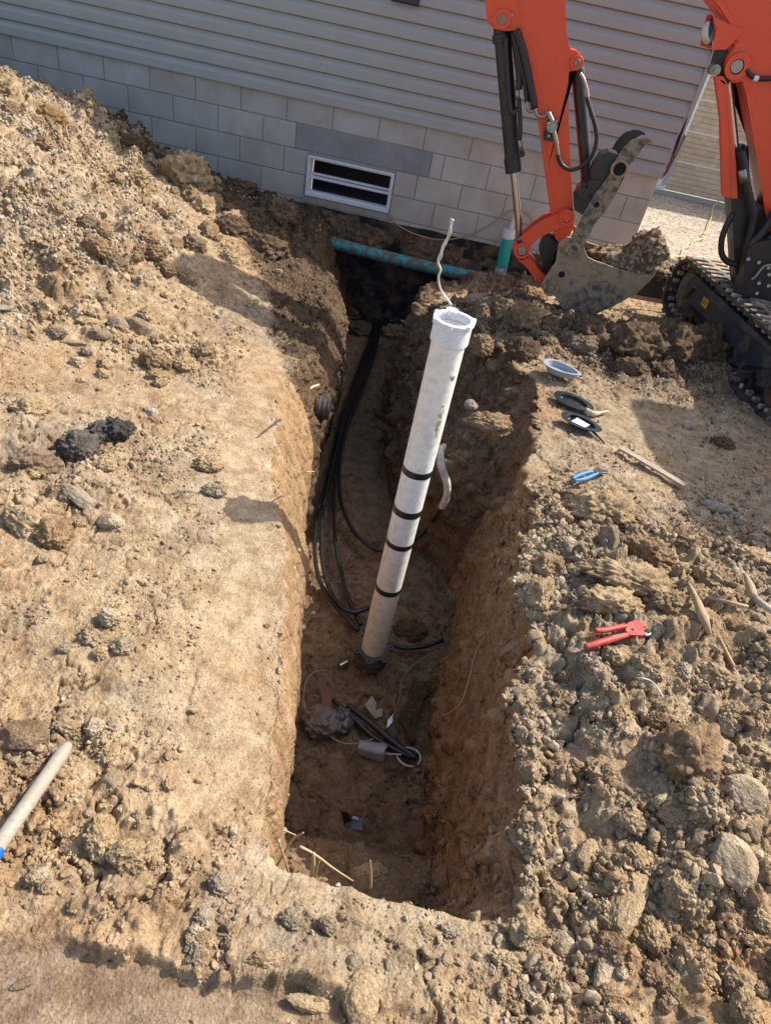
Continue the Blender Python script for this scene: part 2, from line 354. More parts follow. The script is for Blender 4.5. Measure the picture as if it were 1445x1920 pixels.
# sharp little crevices
cr = np.abs(fbm(wp*6.5, 4, .55, 77.)); D -= np.clip(.045-cr, 0, 1)*.75*np.clip(rough, 0, .9)
# keep clear of the house wall
# undermined ledge across the foreground, bucket-smoothed slab below it
lp = np.array([atz(a, b, -.6)[:2] for a, b in ((60,1762),(150,1785),(210,1800),(330,1822),(480,1848),(600,1866),(760,1903),(900,1930))]); o_ = np.argsort(lp[:, 0]); lp = lp[o_]
yl = np.interp(x, lp[:, 0], lp[:, 1])+.010*vnoise(np.c_[x*22, x*0, x*0+3])+.005*vnoise(np.c_[x*60, x*0, x*0+3]); sdist = y-yl; inx = np.clip((x-lp[0, 0])/.12, 0, 1)*np.clip((lp[-1, 0]-x)/.25, 0, 1)*(y < -5.6)
D = D+np.clip(sdist/.008, 0, 1)*np.exp(-np.clip(sdist, 0, 1)/.16)*.040*inx*(.6+.8*np.clip(vnoise(np.c_[x*7, x*0, x*0+8])+.3, 0, 1))
slabm = np.clip(-sdist/.012, 0, 1)*np.clip((x-lp[0, 0]+.3)/.1, 0, 1)*np.clip((lp[-1, 0]-.25-x)/.2, 0, 1)*(y < -5.6); D = D*(1-.85*slabm)-.006*slabm
lip = np.exp(-((y+5.82)/.07)**2)*np.clip((x-3.85)/.08, 0, 1)*np.clip((4.6-x)/.08, 0, 1)*((PT == 0)|(PT == 4)|(y < -5.8)); D = D*(1-.45*lip)+.012*lip
D *= np.clip((-.02-y)/.08, 0, 1)*.9+.1
colf = np.ones(NC); colf[:nC] = np.clip((np.arange(nC)-nC+12)/12., .0, 1); colf[-nC:] = np.clip((12-np.arange(nC))/12., .0, 1); cf = np.repeat(colf[None], NR, 0).ravel(); D = D*cf+(1-cf)*(.05*fbm(PF*2.1, 3, .5, 3.)+.03*fbm(PF*5, 2, .5, 6.))
edge = np.zeros((NR, NC), bool); edge[:, [0, -1]] = True; edge[[0, -1]] = True; D[edge.ravel()] = 0
PF = PF+NN*D[:, None]
PF[:, 1] = np.where(y > -.05, np.minimum(PF[:, 1], .03), PF[:, 1])
P = PF.reshape(NR, NC, 3)
# soil colour by zone, with cast shade painted in on the left bank
t1 = fbm(PF*2.2, 4, .6, 90.); t2 = fbm(PF*11., 4, .6, 50.); t3 = fbm(PF*55., 2, .6, 20.)
def lerp(a, b, f): return a+(b-a)*np.clip(f, 0, 1)[:, None]
tint = np.repeat(TAN[None], len(PF), 0)
tint = lerp(tint, PALE, .25+.8*t1+.3*t2); tint = lerp(tint, GREY*1.05, np.clip(.16+1.5*fbm(PF*2.9, 4, .6, 130.), 0, .75)*flat*(1-.6*smooth)*(1-.5*mound)*(y < -2.6)); tint = lerp(tint, BROWN*1.5, np.clip(2.*fbm(PF*4.6, 4, .65, 230.)-.3, 0, .5)*flat)
tint = lerp(tint, ORANGE*1.15, smooth*.35*(x < 4.2)+(fbm(PF*1.7, 3, .6, 160.)-.15)*1.2*flat)
tint = lerp(tint, np.array([.58, .47, .33]), mound*(.25+t2*1.3)*.8)                     # gravelly spoil
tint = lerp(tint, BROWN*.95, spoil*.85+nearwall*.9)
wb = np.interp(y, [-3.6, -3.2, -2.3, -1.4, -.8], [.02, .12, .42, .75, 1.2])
wet_shade_band = np.clip((x-RL+wb+.06*t1)/.10, 0, 1)*(y > -3.6)*flat*(x < RL+.03); tint = lerp(tint, BROWN*.62, wet_shade_band*(.85+.3*t2)); tint = lerp(tint, BROWN*.45, moist_shade*(.86+.9*t2))  # cast shade put into the soil colour as darker brown, partly real damp
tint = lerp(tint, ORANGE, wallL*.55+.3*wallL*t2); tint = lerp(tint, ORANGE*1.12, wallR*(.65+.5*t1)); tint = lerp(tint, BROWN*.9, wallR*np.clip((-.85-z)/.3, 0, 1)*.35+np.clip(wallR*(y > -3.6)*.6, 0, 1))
tint = lerp(tint, BROWN*1.12, floor_*.85); tint = lerp(tint, BROWN*.8, (wallL+wallR)*np.clip((y+3.2)/.5, 0, 1)*.8); tint = lerp(tint, BROWN*.52, wallL*moist_shade*(.85+.6*t2))  # last term carries the painted shade down the left trench wall
fb = blob(440, 1640, .09, -.62)+blob(730, 1760, .16, -.62, 2, .5)+blob(330, 1330, .14)*.6+blob(560,1790,.14,-.62,1.5,.6); tint = lerp(tint, GREY, fb*.75*(.6+t2))
tint = lerp(tint, PALE*1.04, lip*.8+smooth*.35*(y > -5.75)*(x < 4.1)*(x > 3.2)); tint = lerp(tint, np.array([.31, .225, .155]), slabm*np.clip(.75+1.8*fbm(PF*6, 3, .6, 55.), 0, 1)*.95)           # damp skim left by the bucket
tint = lerp(tint, np.array([.40, .37, .24]), np.clip(blob(1150, 770, .22, -.62)+blob(1230, 830, .2, -.62), 0, 1)*.45*(.7+t2))
tint *= (1+.16*t3+.14*t2)[:, None]; tint = np.clip(tint, .02, .8)
def gridmesh(name, P, tint, m):
    nr, nc = P.shape[:2]; me = bpy.data.meshes.new(name); nv = nr*nc; nf = (nr-1)*(nc-1)
    me.vertices.add(nv); me.vertices.foreach_set('co', P.reshape(-1).astype(np.float32))
    i = (np.arange(nr-1)[:, None]*nc+np.arange(nc-1)[None, :]).ravel()
    idx = np.stack([i, i+1, i+nc+1, i+nc], 1).ravel().astype(np.int32)
    me.loops.add(nf*4); me.loops.foreach_set('vertex_index', idx); me.polygons.add(nf)
    me.polygons.foreach_set('loop_start', np.arange(0, nf*4, 4, dtype=np.int32)); me.polygons.foreach_set('loop_total', np.full(nf, 4, np.int32))
    me.update(calc_edges=True); me.validate(clean_customdata=False)
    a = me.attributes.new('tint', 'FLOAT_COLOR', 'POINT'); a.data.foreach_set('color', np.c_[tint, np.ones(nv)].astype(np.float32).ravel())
    me.materials.append(m); me.polygons.foreach_set('use_smooth', np.ones(nf, bool))
    o = bpy.data.objects.new(name, me); COL.objects.link(o); return o
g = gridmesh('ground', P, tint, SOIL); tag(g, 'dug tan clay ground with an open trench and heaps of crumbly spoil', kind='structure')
def surf(xx, yy, floor=False):
    """height of the finished ground near a point (outside the trench, or on its floor)"""
    r = int(np.searchsorted(yrow, yy)); r = min(max(r, 1), NR-2)
    sel = np.where(part == 2)[0] if floor else np.where((part == 0) | (part == 4))[0]
    c = sel[np.argmin(np.abs(P[r, sel, 0]-xx))]
    return float(P[r-2:r+3, max(c-2, 0):c+3, 2].mean())
def GS(px, py, h=0., floor=False):
    zz = FLOOR if floor else -.6
    for _ in range(14):
        p = atz(px, py, zz); zz = zz*.4+.6*(surf(p[0], p[1], floor)+h)
    return atz(px, py, zz)

# ------------------------------------------------------------------ loose crumbs (nobody could count them)
def lump_mesh(name, seed, sub=2, rough=.22, flatn=5, sq=(1, 1, 1), mat=None):
    bm = B(); bmesh.ops.create_icosphere(bm, subdivisions=sub, radius=1.); r = random.Random(seed)
    planes = [(Vector((r.gauss(0, 1), r.gauss(0, 1), r.gauss(0, 1))).normalized(), r.uniform(.45, .86)) for _ in range(flatn)]
    o = Vector((r.uniform(0, 99), r.uniform(0, 99), r.uniform(0, 99)))
    for v in bm.verts:
        p = v.co.normalized()
        d = 1+rough*mnoise.fractal(p*1.6+o, .7, 2.1, 5)*1.3
        q = p*d
        for nn, h in planes:
            k = q.dot(nn)-h
            if k > 0: q -= nn*k*.9
        if sub >= 3: q += p*(.045*mnoise.fractal(p*7+o, .6, 2., 3)+.035*max(0, mnoise.noise(p*12+o)))
        v.co = Vector((q.x*sq[0], q.y*sq[1], q.z*sq[2]))
    me = bpy.data.meshes.new(name); bm.to_mesh(me); bm.free()
    for p in me.polygons: p.use_smooth = True
    if mat: me.materials.append(mat)
    return me
protoC = bpy.data.collections.new('crumb_shapes')
for k in range(9):
    me = lump_mesh('crumb_shape', 100+k, 3, .30, 12, (1, random.uniform(.7, 1), random.uniform(.55, .9)), SOIL_I)
    protoC.objects.link(bpy.data.objects.new('crumb_shape', me))
def scatter(name, idx, size, label, cat, tints, sink=.25):
    n = len(idx); pos = PF2[idx]+np.c_[np.zeros((n, 2)), size*.0]+NN2[idx]*(size*(.5-sink))[:, None]
    me = bpy.data.meshes.new(name); me.vertices.add(n); me.vertices.foreach_set('co', pos.astype(np.float32).ravel())
    for nm, ty, dat, key in (('tint', 'FLOAT_COLOR', np.c_[tints, np.ones(n)], 'color'), ('rot', 'FLOAT_VECTOR', RNG.uniform(0, 6.28, (n, 3)), 'vector'),
                             ('siz', 'FLOAT_VECTOR', size[:, None]*RNG.uniform(.75, 1.2, (n, 3)), 'vector'), ('kind', 'INT', RNG.integers(0, 9, n), 'value')):
        a = me.attributes.new(nm, ty, 'POINT'); a.data.foreach_set(key, np.asarray(dat, np.int32 if ty == 'INT' else np.float32).ravel())
    o = bpy.data.objects.new(name, me); COL.objects.link(o)
    ng = bpy.data.node_groups.new(name, 'GeometryNodeTree')
    ng.interface.new_socket('Geometry', in_out='INPUT', socket_type='NodeSocketGeometry'); ng.interface.new_socket('Geometry', in_out='OUTPUT', socket_type='NodeSocketGeometry')
    a = ng.nodes.new('NodeGroupInput'); b = ng.nodes.new('NodeGroupOutput'); ip = ng.nodes.new('GeometryNodeInstanceOnPoints'); ci = ng.nodes.new('GeometryNodeCollectionInfo')
    ci.inputs['Collection'].default_value = protoC; ci.inputs['Separate Children'].default_value = True; ci.inputs['Reset Children'].default_value = True
    def att(nm, ty):
        q = ng.nodes.new('GeometryNodeInputNamedAttribute'); q.data_type = ty; q.inputs['Name'].default_value = nm
        return [s for s in q.outputs if s.enabled and s.name == 'Attribute'][0]
    L = ng.links.new
    L(a.outputs[0], ip.inputs['Points']); L(ci.outputs[0], ip.inputs['Instance']); ip.inputs['Pick Instance'].default_value = True
    L(att('kind', 'INT'), ip.inputs['Instance Index']); L(att('rot', 'FLOAT_VECTOR'), ip.inputs['Rotation']); L(att('siz', 'FLOAT_VECTOR'), ip.inputs['Scale'])
    L(ip.outputs[0], b.inputs[0])
    md = o.modifiers.new('scatter', 'NODES'); md.node_group = ng
    return tag(o, label, cat, kind='stuff')
PF2 = P.reshape(-1, 3); NN2 = normals(P).reshape(-1, 3)
# weight per vertex by true area
A = (np.linalg.norm(np.cross(np.gradient(P, axis=0), np.gradient(P, axis=1)), axis=-1)).ravel()
vis = (PF2[:, 0] > np.interp(PF2[:, 1], yrow, xl)) & (PF2[:, 0] < np.interp(PF2[:, 1], yrow, xr)) & (PF2[:, 1] < -.06) & (PF2[:, 1] > -6.5)
cluster = np.clip(.35+1.6*fbm(PF2*3.3, 3, .6, 210.)+.9*fbm(PF2*14., 2, .6, 220.), .02, 3)*(1-.85*slabm)*(1-.7*smooth)
wgt = A*vis*np.where(flat, np.clip(rough, .06, 1.2), np.where(PT == 2, .45, np.where(PT == 1, .03, .30)))*cluster
dd = np.linalg.norm(PF2-CAMP, axis=1)
def pick(n, wv): return RNG.choice(len(PF2), n, p=wv/wv.sum())
i1 = pick(26000, wgt); s1 = np.clip(.005*(RNG.pareto(2.3, len(i1))+1), .005, .017)
i2 = pick(60000, wgt/dd**2.2); s2 = np.clip(.0026*(RNG.pareto(2.4, len(i2))+1), .0026, .009)
i3 = pick(9000, wgt*(rclod+lclod+spoil+.5*mound+.02)*(cluster > .3)); s3 = np.clip(.010*(RNG.pareto(2.6, len(i3))+1), .010, .024)
def tv(i): return np.clip(tint[i]*RNG.uniform(.78, 1.22, (len(i), 1))*np.where(RNG.random((len(i), 1)) < .18, np.array([[1.12, 1.2, 1.32]]), 1.), .02, .7)
scatter('soil_crumbs', np.r_[i1, i3], np.r_[s1, s3], 'loose tan soil crumbs and pebbles strewn over the banks', 'soil crumbs', tv(np.r_[i1, i3]))
scatter('fine_grit', i2, s2, 'fine dry grit scattered over the ground near the trench', 'grit', tv(i2))
i4 = pick(11000, A*vis*flat*(np.clip(mound-.1, 0, 1)+.25*nearwall+.35*spoil)*np.clip(.5+1.6*fbm(PF2*5, 3, .6, 333.), .02, 2)); s4 = RNG.uniform(.006, .013, len(i4))
scatter('gravel', i4, s4, 'pale crushed gravel mixed into the spoil mound', 'gravel', np.clip(np.array([.58, .52, .43])*RNG.uniform(.6, 1.15, (len(i4), 1)), 0, .7))
# ------------------------------------------------------------------ house
BLK, CRS = .4064, .2032
house = empty('house', (4.0, 0, -.83)); tag(house, 'house side wall of grey concrete blocks below taupe lap siding', 'house')
def block_mat():
    m, t, p = newmat('concrete_block'); v = geo(t)
    a = t.nodes.new('ShaderNodeAttribute'); a.attribute_name = 'tint'; c = a.outputs['Color']
    n1 = noise_node(t, 4, 6, .6, v); n2 = noise_node(t, 260, 3, .7, v); n3 = noise_node(t, 90, 4, .7, v)
    k = mixc(t, c, mixc(t, c, (.80, .76, .70), 1., 'MULTIPLY'), ramp(t, n1.outputs[0], [(.4, 0), (.7, 1)]).outputs[0])
    k = mixc(t, k, mixc(t, k, (.72, .72, .72), 1., 'MULTIPLY'), ramp(t, n2.outputs[0], [(.35, 1), (.55, 0)]).outputs[0])
    k = mixc(t, k, (.5, .49, .47), ramp(t, n3.outputs[0], [(.66, 0), (.78, .5)]).outputs[0])
    mp = t.nodes.new('ShaderNodeMapping'); mp.inputs['Scale'].default_value = (2.2, 1, .55); t.links.new(v, mp.inputs[0]); n4 = noise_node(t, 2.6, 6, .65, mp.outputs[0])
    k = mixc(t, k, (.36, .31, .24), ramp(t, n4.outputs[0], [(.52, 0), (.72, .38)]).outputs[0])
    t.links.new(k, p.inputs['Base Color']); p.inputs['Roughness'].default_value = .95; p.inputs['Specular IOR Level'].default_value = .2
    b = bump(t, p, n2.outputs[0], .5, .003); bump(t, p, n3.outputs[0], .4, .003, b)
    return m
BLOCKM = block_mat(); MORTAR = paint('mortar', (.33, .315, .285), .95, dscale=40, bumps=.4)
TAR = paint('tar_coating', (.022, .022, .024), .75, dirt=.85, dirtcol=(.19, .125, .08), dscale=5, thr=.52, bumps=.5, spec=.25)
bm = B(); lay = bm.loops.layers.float_color.new('tint'); wx0, wx1, wz0, wz1 = 2.660, 3.452, -.432, -.770
def blk(x0, x1, z0, z1, col, y=0.0):
    g_ = .0045; vs = box(bm, x0+g_, x1-g_, y, .19, z0+g_, z1-g_)
    for f in set(f for q in vs for f in q.link_faces):
        for l in f.loops: l[lay] = (*col, 1)
for i in range(0, 11):
    off = .5 if i % 2 else 0.
    for k in range(-14, 15):
        x0, x1 = (k+off)*BLK, (k+1+off)*BLK
        x1 = min(x1, 14*BLK)
        if x0 >= 14*BLK-.01: continue
        z1, z0 = -i*CRS, -(i+1)*CRS
        spans = [(x0, x1)]
        if i == 1: cut = (2.534, 3.749)
        elif i in (2, 3): cut = (wx0-.006, wx1+.006)
        else: cut = None
        if cut:
            spans = [(a, b) for a, b in ((x0, min(x1, cut[0])), (max(x0, cut[1]), x1)) if b-a > .02] if not (x0 >= cut[0] and x1 <= cut[1]) else []
        for a, b in spans:
            q = random.uniform(-.025, .03); wq = random.random()*.03+(.02 if i >= 2 else 0)
            blk(a, b, z0, z1, (.51+q+wq*.5, .505+q, .48+q-wq))
obj('block_wall', bm, BLOCKM, house, bev=.0025, seg=1)
bm = B(); box(bm, -5.7, wx0-.004, .0055, .18, -2.25, -.002); box(bm, wx1+.004, 14*BLK-.005, .0055, .18, -2.25, -.002)
box(bm, wx0-.004, wx1+.004, .0035, .18, -2.25, wz1-.004); box(bm, wx0-.004, wx1+.004, .0035, .18, wz0+.004, -.002); obj('mortar_joints', bm, MORTAR, house)
bm = B(); lay = bm.loops.layers.float_color.new('tint'); blk(2.534, 3.749, -2*CRS, -CRS, (.32, .33, .34), -.003); obj('lintel', bm, BLOCKM, house, bev=.003, seg=1)
bm = B(); lay = bm.loops.layers.float_color.new('tint'); blk(2.62, 3.49, -.835, -.774, (.40, .36, .29), -.012); obj('window_sill', bm, BLOCKM, house, bev=.004)
bm = B(); xs = np.linspace(-5, 14*BLK, 200); top = [bm.verts.new((q, -.006, -.845+.012*mnoise.noise(Vector((q*3, 0, 0)))+.006*mnoise.noise(Vector((q*14, 3, 0))))) for q in xs]
bot = [bm.verts.new((q, -.006, -2.25)) for q in xs]; topb = [bm.verts.new((q.co.x, .0045, q.co.z)) for q in top]
for i in range(199): bm.faces.new((bot[i], bot[i+1], top[i+1], top[i])); bm.faces.new((top[i], top[i+1], topb[i+1], topb[i]))
obj('tar_coating', bm, TAR, house)
# siding: dutch lap, 114 mm exposure
SID = paint('vinyl_siding', (.365, .372, .350), .5, dscale=.7, bumps=.0, spec=.35)
for n_ in SID.node_tree.nodes:
    if n_.type == 'VALTORGB': n_.color_ramp.elements[1].color = (.25, .25, .25, 1)
t = SID.node_tree; p = t.nodes['Principled BSDF']; mp = t.nodes.new('ShaderNodeMapping'); mp.inputs['Scale'].default_value = (4, 1, 60); t.links.new(geo(t), mp.inputs[0])
nn = noise_node(t, 3, 5, .6, mp.outputs[0]); bump(t, p, nn.outputs[0], .06, .0008)
bm = B(); E_ = .1140; prof = []
for k in range(20):
    z0 = .003+k*E_-.02
    prof += [(.004, z0+.006), (.004, z0-.001), (-.0265, z0-.001), (-.0272, z0+.003), (-.0262, z0+.060), (-.0225, z0+.068), (-.0105, z0+.088), (-.0085, z0+.096), (-.0080, z0+E_-.010), (.0038, z0+E_-.009)]
prof.append((.01, prof[-1][1]))
def sid_x(z): return 14*BLK+.010+(.003*math.sin(z*40) if z < .5 else .01)
Lv = [[bm.verts.new((x_, y_-(.003 if j else 0), z_)) for y_, z_ in prof] for j, x_ in ((0, -5.7), (0, 2.41))]
Rv = [[bm.verts.new((2.39, y_-.0022, z_)) for y_, z_ in prof], [bm.verts.new((sid_x(z_), y_-.0022, z_)) for y_, z_ in prof]]
for A_, B_ in (Lv, Rv):
    for i in range(len(prof)-1): bm.faces.new((A_[i], B_[i], B_[i+1], A_[i+1]))
sidz = prof[-1][1]
obj('siding', bm, SID, house)
bm = B(); box(bm, -5.7, 14*BLK, .012, .19, .0, sidz); obj('sheathing', bm, paint('sheathing', (.33, .22, .13), .9), house)
# torn corner post
bm = B(); xc = 14*BLK; box(bm, xc+.010, xc+.045, -.034, .06, .44, sidz); 
plate(bm, [(xc+.025, -.033, .4405), (xc+.0445, -.033, .4405), (xc+.0445, -.033, .24), (xc+.042, -.033, .17), (xc+.036, -.033, .26)], (0, .05, 0))
obj('corner_post', bm, SID, house, bev=.003)
bm = B(); plate(bm, [(xc-.005, -.012, .5), (xc+.028, -.012, .5), (xc+.012, -.012, .3), (xc+.02, -.012, .12), (xc-.005, -.012, .0)], (0, .02, 0)); obj('torn_trim', bm, paint('trim_edge', (.55, .52, .47), .6), house)
bm = B(); plate(bm, [(xc+.02, .0, .36), (xc+.075, .0, .31), (xc+.055, .0, .16), (xc+.045, .0, .03), (xc+.012, .0, -.03), (xc+.016, .0, .2)], (0, .04, 0)); obj('bare_board', bm, paint('bare_board', (.20, .10, .065), .9, bumps=.5), house)
bm = B(); plate(bm, [(xc+.055, .02, .24), (xc+.085, .02, .28), (xc+.085, .02, .12), (xc+.085, .02, -.07), (xc+.035, .02, -.08), (xc+.05, .02, .1)], (0, .03, 0)); obj('house_wrap', bm, paint('house_wrap', (.42, .50, .62), .5), house)
# basement window
WHITE = paint('white_vinyl', (.80, .80, .80), .45, dirt=.35, dirtcol=(.35, .30, .24), dscale=30, thr=.6)
win = empty('window', ((wx0+wx1)/2, 0, wz1)); win.parent = house; win.location = Vector(win.location)-house.location
def rect_frame(bm, x0, x1, z0, z1, wd, y0, y1, wb=None):
    wb = wb or wd
    box(bm, x0, x1, y0, y1, z0, z0+wb); box(bm, x0, x1, y0, y1, z1-wd, z1); box(bm, x0, x0+wd, y0, y1, z0+wb+.0005, z1-wd-.0005); box(bm, x1-wd, x1, y0, y1, z0+wb+.0005, z1-wd-.0005)
bm = B(); rect_frame(bm, wx0, wx1, wz1, wz0, .019, -.016, .09, .028); rect_frame(bm, wx0+.020, wx1-.020, wz1+.029, wz0-.020, .011, .0, .085, .009)
wf = obj('window_frame', bm, WHITE, win, bev=.002)
bm = B(); box(bm, wx0+.03, wx1-.03, .022, .05, -.624, -.602); box(bm, wx0+.03, wx1-.03, .055, .08, -.598, -.580); box(bm, wx0+.03, wx1-.03, .018, .03, -.617, -.611); obj('meeting_rail', bm, WHITE, win, bev=.0015)
gm, gt, gp = newmat('dark_glass'); gp.inputs['Base Color'].default_value = (.01, .01, .012, 1); gp.inputs['Roughness'].default_value = .25; gp.inputs['Specular IOR Level'].default_value = .25
bm = B(); box(bm, wx0+.04, wx1-.04, .084, .088, wz1+.03, wz0-.03); obj('pane', bm, gm, win)
# small vent low on the siding, cut by the top of the picture
bm = B(); v0 = aty(737, -6, 0); v1 = aty(789, 4, 0); box(bm, v0[0], v1[0]-.01, -.05, -.014, .775, .90); box(bm, v0[0]-.008, v1[0]-.002, -.028, -.014, .767, .908)
obj('outlet_cover', bm, paint('dark_plastic', (.03, .035, .045), .5), house, bev=.004)
# roof: only its shadow reaches the picture
bm = B(); plate(bm, [(-6, -.15, sidz), (-6, -.15, sidz+.16), (-6, 4.3, sidz+1.9), (-6, 4.3, sidz+1.7)], (11.95, 0, 0)); obj('roof', bm, paint('shingles', (.07, .07, .075), .9), house)
bm = B(); box(bm, xc-.2, xc-.006, .20, 4.2, -1.1, sidz); obj('end_wall', bm, SID, house)

# ------------------------------------------------------------------ driveway, garage
bm = B(); n_ = 60
pm = paint('gravel_drive', (.44, .36, .27), .95, bumps=0)
t = pm.node_tree; p = t.nodes['Principled BSDF']; v = geo(t)
vo = t.nodes.new('ShaderNodeTexVoronoi'); vo.inputs['Scale'].default_value = 42; t.links.new(v, vo.inputs['Vector']); s_ = t.nodes.new('ShaderNodeSeparateColor'); t.links.new(vo.outputs['Color'], s_.inputs[0])
nz = noise_node(t, 3, 5, .6, v)
k = mixc(t, (.60, .52, .42), (.24, .185, .13), ramp(t, s_.outputs[0], [(.1, 0), (.95, 1)]).outputs[0]); k = mixc(t, k, mixc(t, k, (.75, .7, .65), 1., 'MULTIPLY'), nz.outputs[0])
t.links.new(k, p.inputs['Base Color']); bump(t, p, vo.outputs['Distance'], 1., .012)
xs = np.linspace(5.2, 12, 171); ys = np.linspace(.02, 5.6, 141); XX, YY = np.meshgrid(xs, ys); q = np.stack([XX, YY, XX*0-.95], -1)
pq = q.reshape(-1, 3); q[..., 2] += (.03*fbm(pq*1.3, 3, .5, 9)+.022*clods(pq*np.array([22, 22, 22.]), 1.2, 6)).reshape(XX.shape)-.03*np.clip((YY-2)/3, 0, 1)
dr = gridmesh('driveway', q, np.repeat([[.5, .45, .36]], q.size//3, 0), pm); tag(dr, 'pale gravel driveway in front of the garage door', kind='structure')
bm = B(); r0 = [(-4, -9), (10, -9), (10, .03), (-4, .03)]; R0_ = [(-200, -200), (200, -200), (200, .03), (-200, .03)]
for i in range(4):
    j = (i+1) % 4
    if i == 2: continue
    bm.faces.new([bm.verts.new((*pp, zz)) for pp, zz in ((r0[i], -.80), (R0_[i], -.8), (R0_[j], -.8), (r0[j], -.80))])
bm.faces.new([bm.verts.new(pp) for pp in ((-200, .03, -1.05), (200, .03, -1.05), (200, 200, -1.05), (-200, 200, -1.05))])
tag(obj('ground', bm, paint('dry_earth', (.34, .26, .17), 1., dscale=.8)), 'dry earth stretching away around the dug plot', kind='structure')
GY = 5.0; gz = -.975
gar = empty('garage', (8.5, GY, gz)); tag(gar, 'garage front with a tan ribbed overhead door and white jamb', 'garage')
bm = B(); lev = [gz+.03]
gx0 = 7.06; prof = []
zz = gz+.03
while zz < 1.7:
    prof += [(0, zz), (0, zz+.052), (.010, zz+.060), (.010, zz+.066), (0, zz+.074), (0, zz+.121), (.012, zz+.131)]; zz += .133
a_ = [bm.verts.new((gx0, GY+.03+y_, z_)) for y_, z_ in prof]; b_ = [bm.verts.new((12, GY+.03+y_, z_)) for y_, z_ in prof]
for i in range(len(prof)-1): bm.faces.new((a_[i], b_[i], b_[i+1], a_[i+1]))
obj('overhead_door', bm, paint('door_tan', (.60, .49, .35), .55, dirt=.25, dirtcol=(.28, .2, .13), dscale=2), gar)
bm = B()
for k in (3, 6, 9, 12, 15): box(bm, gx0+.001, 12, GY+.018, GY+.032, gz+.03+k*.133-.012, gz+.03+k*.133+.008)
obj('section_joint', bm, paint('joint_white', (.75, .72, .66), .5), gar)
WJ = paint('white_trim', (.86, .88, .90), .5, dirt=.2, dscale=5)
bm = B(); box(bm, 6.84, gx0+.01, GY-.03, GY+.05, gz, 1.8); obj('door_jamb', bm, WJ, gar, bev=.004)
bm = B(); box(bm, 6.97, 7.03, GY-.05, GY-.031, -.06, .05); obj('latch', bm, paint('latch_black', (.02, .02, .022), .4), gar, bev=.003)
bm = B(); box(bm, 5.4, 6.835, GY+.01, GY+.2, gz, 1.8); obj('wall', bm, SID, gar)
bm = B(); box(bm, 5.4, 12, GY-.05, GY+.3, 1.8, 2.1); obj('header', bm, SID, gar)
bm = B(); box(bm, 6.6, 12.5, GY-.28, GY+.7, gz-.05, gz+.02); tag(obj('concrete_apron', bm, paint('concrete', (.30, .28, .25), .9, dscale=6, bumps=.3), bev=.005), kind='structure')

# ------------------------------------------------------------------ materials for things
ORG = paint('orange_paint', (.74, .082, .028), .38, dirt=.38, dirtcol=(.42, .16, .09), dscale=5, thr=.62, wear=.9, bumps=.0, mott=.93)
BLKM = paint('black_metal', (.022, .024, .028), .42, dirt=.45, dirtcol=(.11, .085, .06), dscale=10, thr=.6)
RUB = paint('black_rubber', (.028, .028, .03), .6, dirt=.5, dirtcol=(.20, .155, .105), dscale=12, thr=.5)
MUD = paint('muddy_steel', (.12, .09, .066), .6, dirt=1., dirtcol=(.32, .235, .15), dscale=15, thr=.40, bumps=.8)
MUD2 = paint('muddy_plate', (.07, .062, .058), .5, dirt=.95, dirtcol=(.31, .23, .145), dscale=24, thr=.46, bumps=.7)
CHR = paint('chrome', (.55, .52, .48), .22, 1., bumps=0); STL = paint('zinc_fitting', (.36, .34, .29), .45, .85, dscale=40, bumps=.1)
HOSE = paint('hose_rubber', (.02, .02, .022), .45, dscale=60, bumps=.1)
FRM = paint('track_frame_paint', (.025, .03, .042), .5, dirt=.6, dirtcol=(.15, .115, .08), dscale=5, thr=.55, bumps=.2)

# ------------------------------------------------------------------ excavator
ex = empty('excavator', (6.6, -2.3, -.63)); tag(ex, 'orange and black mini excavator with bucket and thumb working at the trench', 'excavator')
YS = -1.90                      # near face of the arm
YV = Vector((0, 1, 0))
def pl(bm, px, Y, th, ref=None): plate(bm, [q+np.array([0, 0 if ref is None else Y-ref, 0]) for q in ypl(px, Y if ref is None else ref)], (0, th, 0))
def axle(bm, c, ref, y0, y1, r, seg=24):
    q = Vector(aty(*c, ref)); cyl(bm, Vector((q.x, y0, q.z)), Vector((q.x, y1, q.z)), r, seg)
# stick (box section)
bm = B(); pl(bm, [(908,-80),(909,0),(913,42),(925,54),(945,58),(965,57),(975,72),(985,115),(998,170),(1012,250),(1022,330),(1031,390),(1036,430),(1040,446),(1050,458),(1066,446),(1075,425),(1073,380),(1069,300),(1064,160),(1066,134),(1079,132),(1088,124),(1091,112),(1088,101),(1080,95),(1070,93),(1063,75),(1059,0),(1054,-60),(1020,-105),(965,-125),(918,-110)], YS, .165)
stick = obj('stick', bm, ORG, ex, bev=.006)
bm = B()
for c_, r_ in (((941, 36), .048), ((1080, 117), .036), ((1061, 408), .048)):
    bm = B(); q = aty(*c_, YS); cyl(bm, q-np.array([0, .022, 0]), q+np.array([0, .19, 0]), r_, 32); obj('pin_boss', bm, ORG, stick, smooth=35, bev=.003)
PINM = paint('worn_pin', (.34, .18, .12), .45, .6, bumps=.1)
for c_, r_ in (((941, 36), .027), ((1080, 117), .02), ((1061, 408), .026)):
    bm = B(); q = aty(*c_, YS); cyl(bm, q-np.array([0, .030, 0]), q-np.array([0, .018, 0]), r_, 24); obj('pin', bm, PINM, stick, smooth=35, bev=.002)
for c_ in ((959, 28), (925, 38)):
    bm = B(); q = aty(*c_, YS); cyl(bm, q-np.array([0, .012, 0]), q, .009, 6); obj('bolt', bm, STL, stick)
bm = B(); q0 = ypl([(968, 62), (978, 66), (1060, 440), (1046, 446)], YS-.002); obj_dummy = None
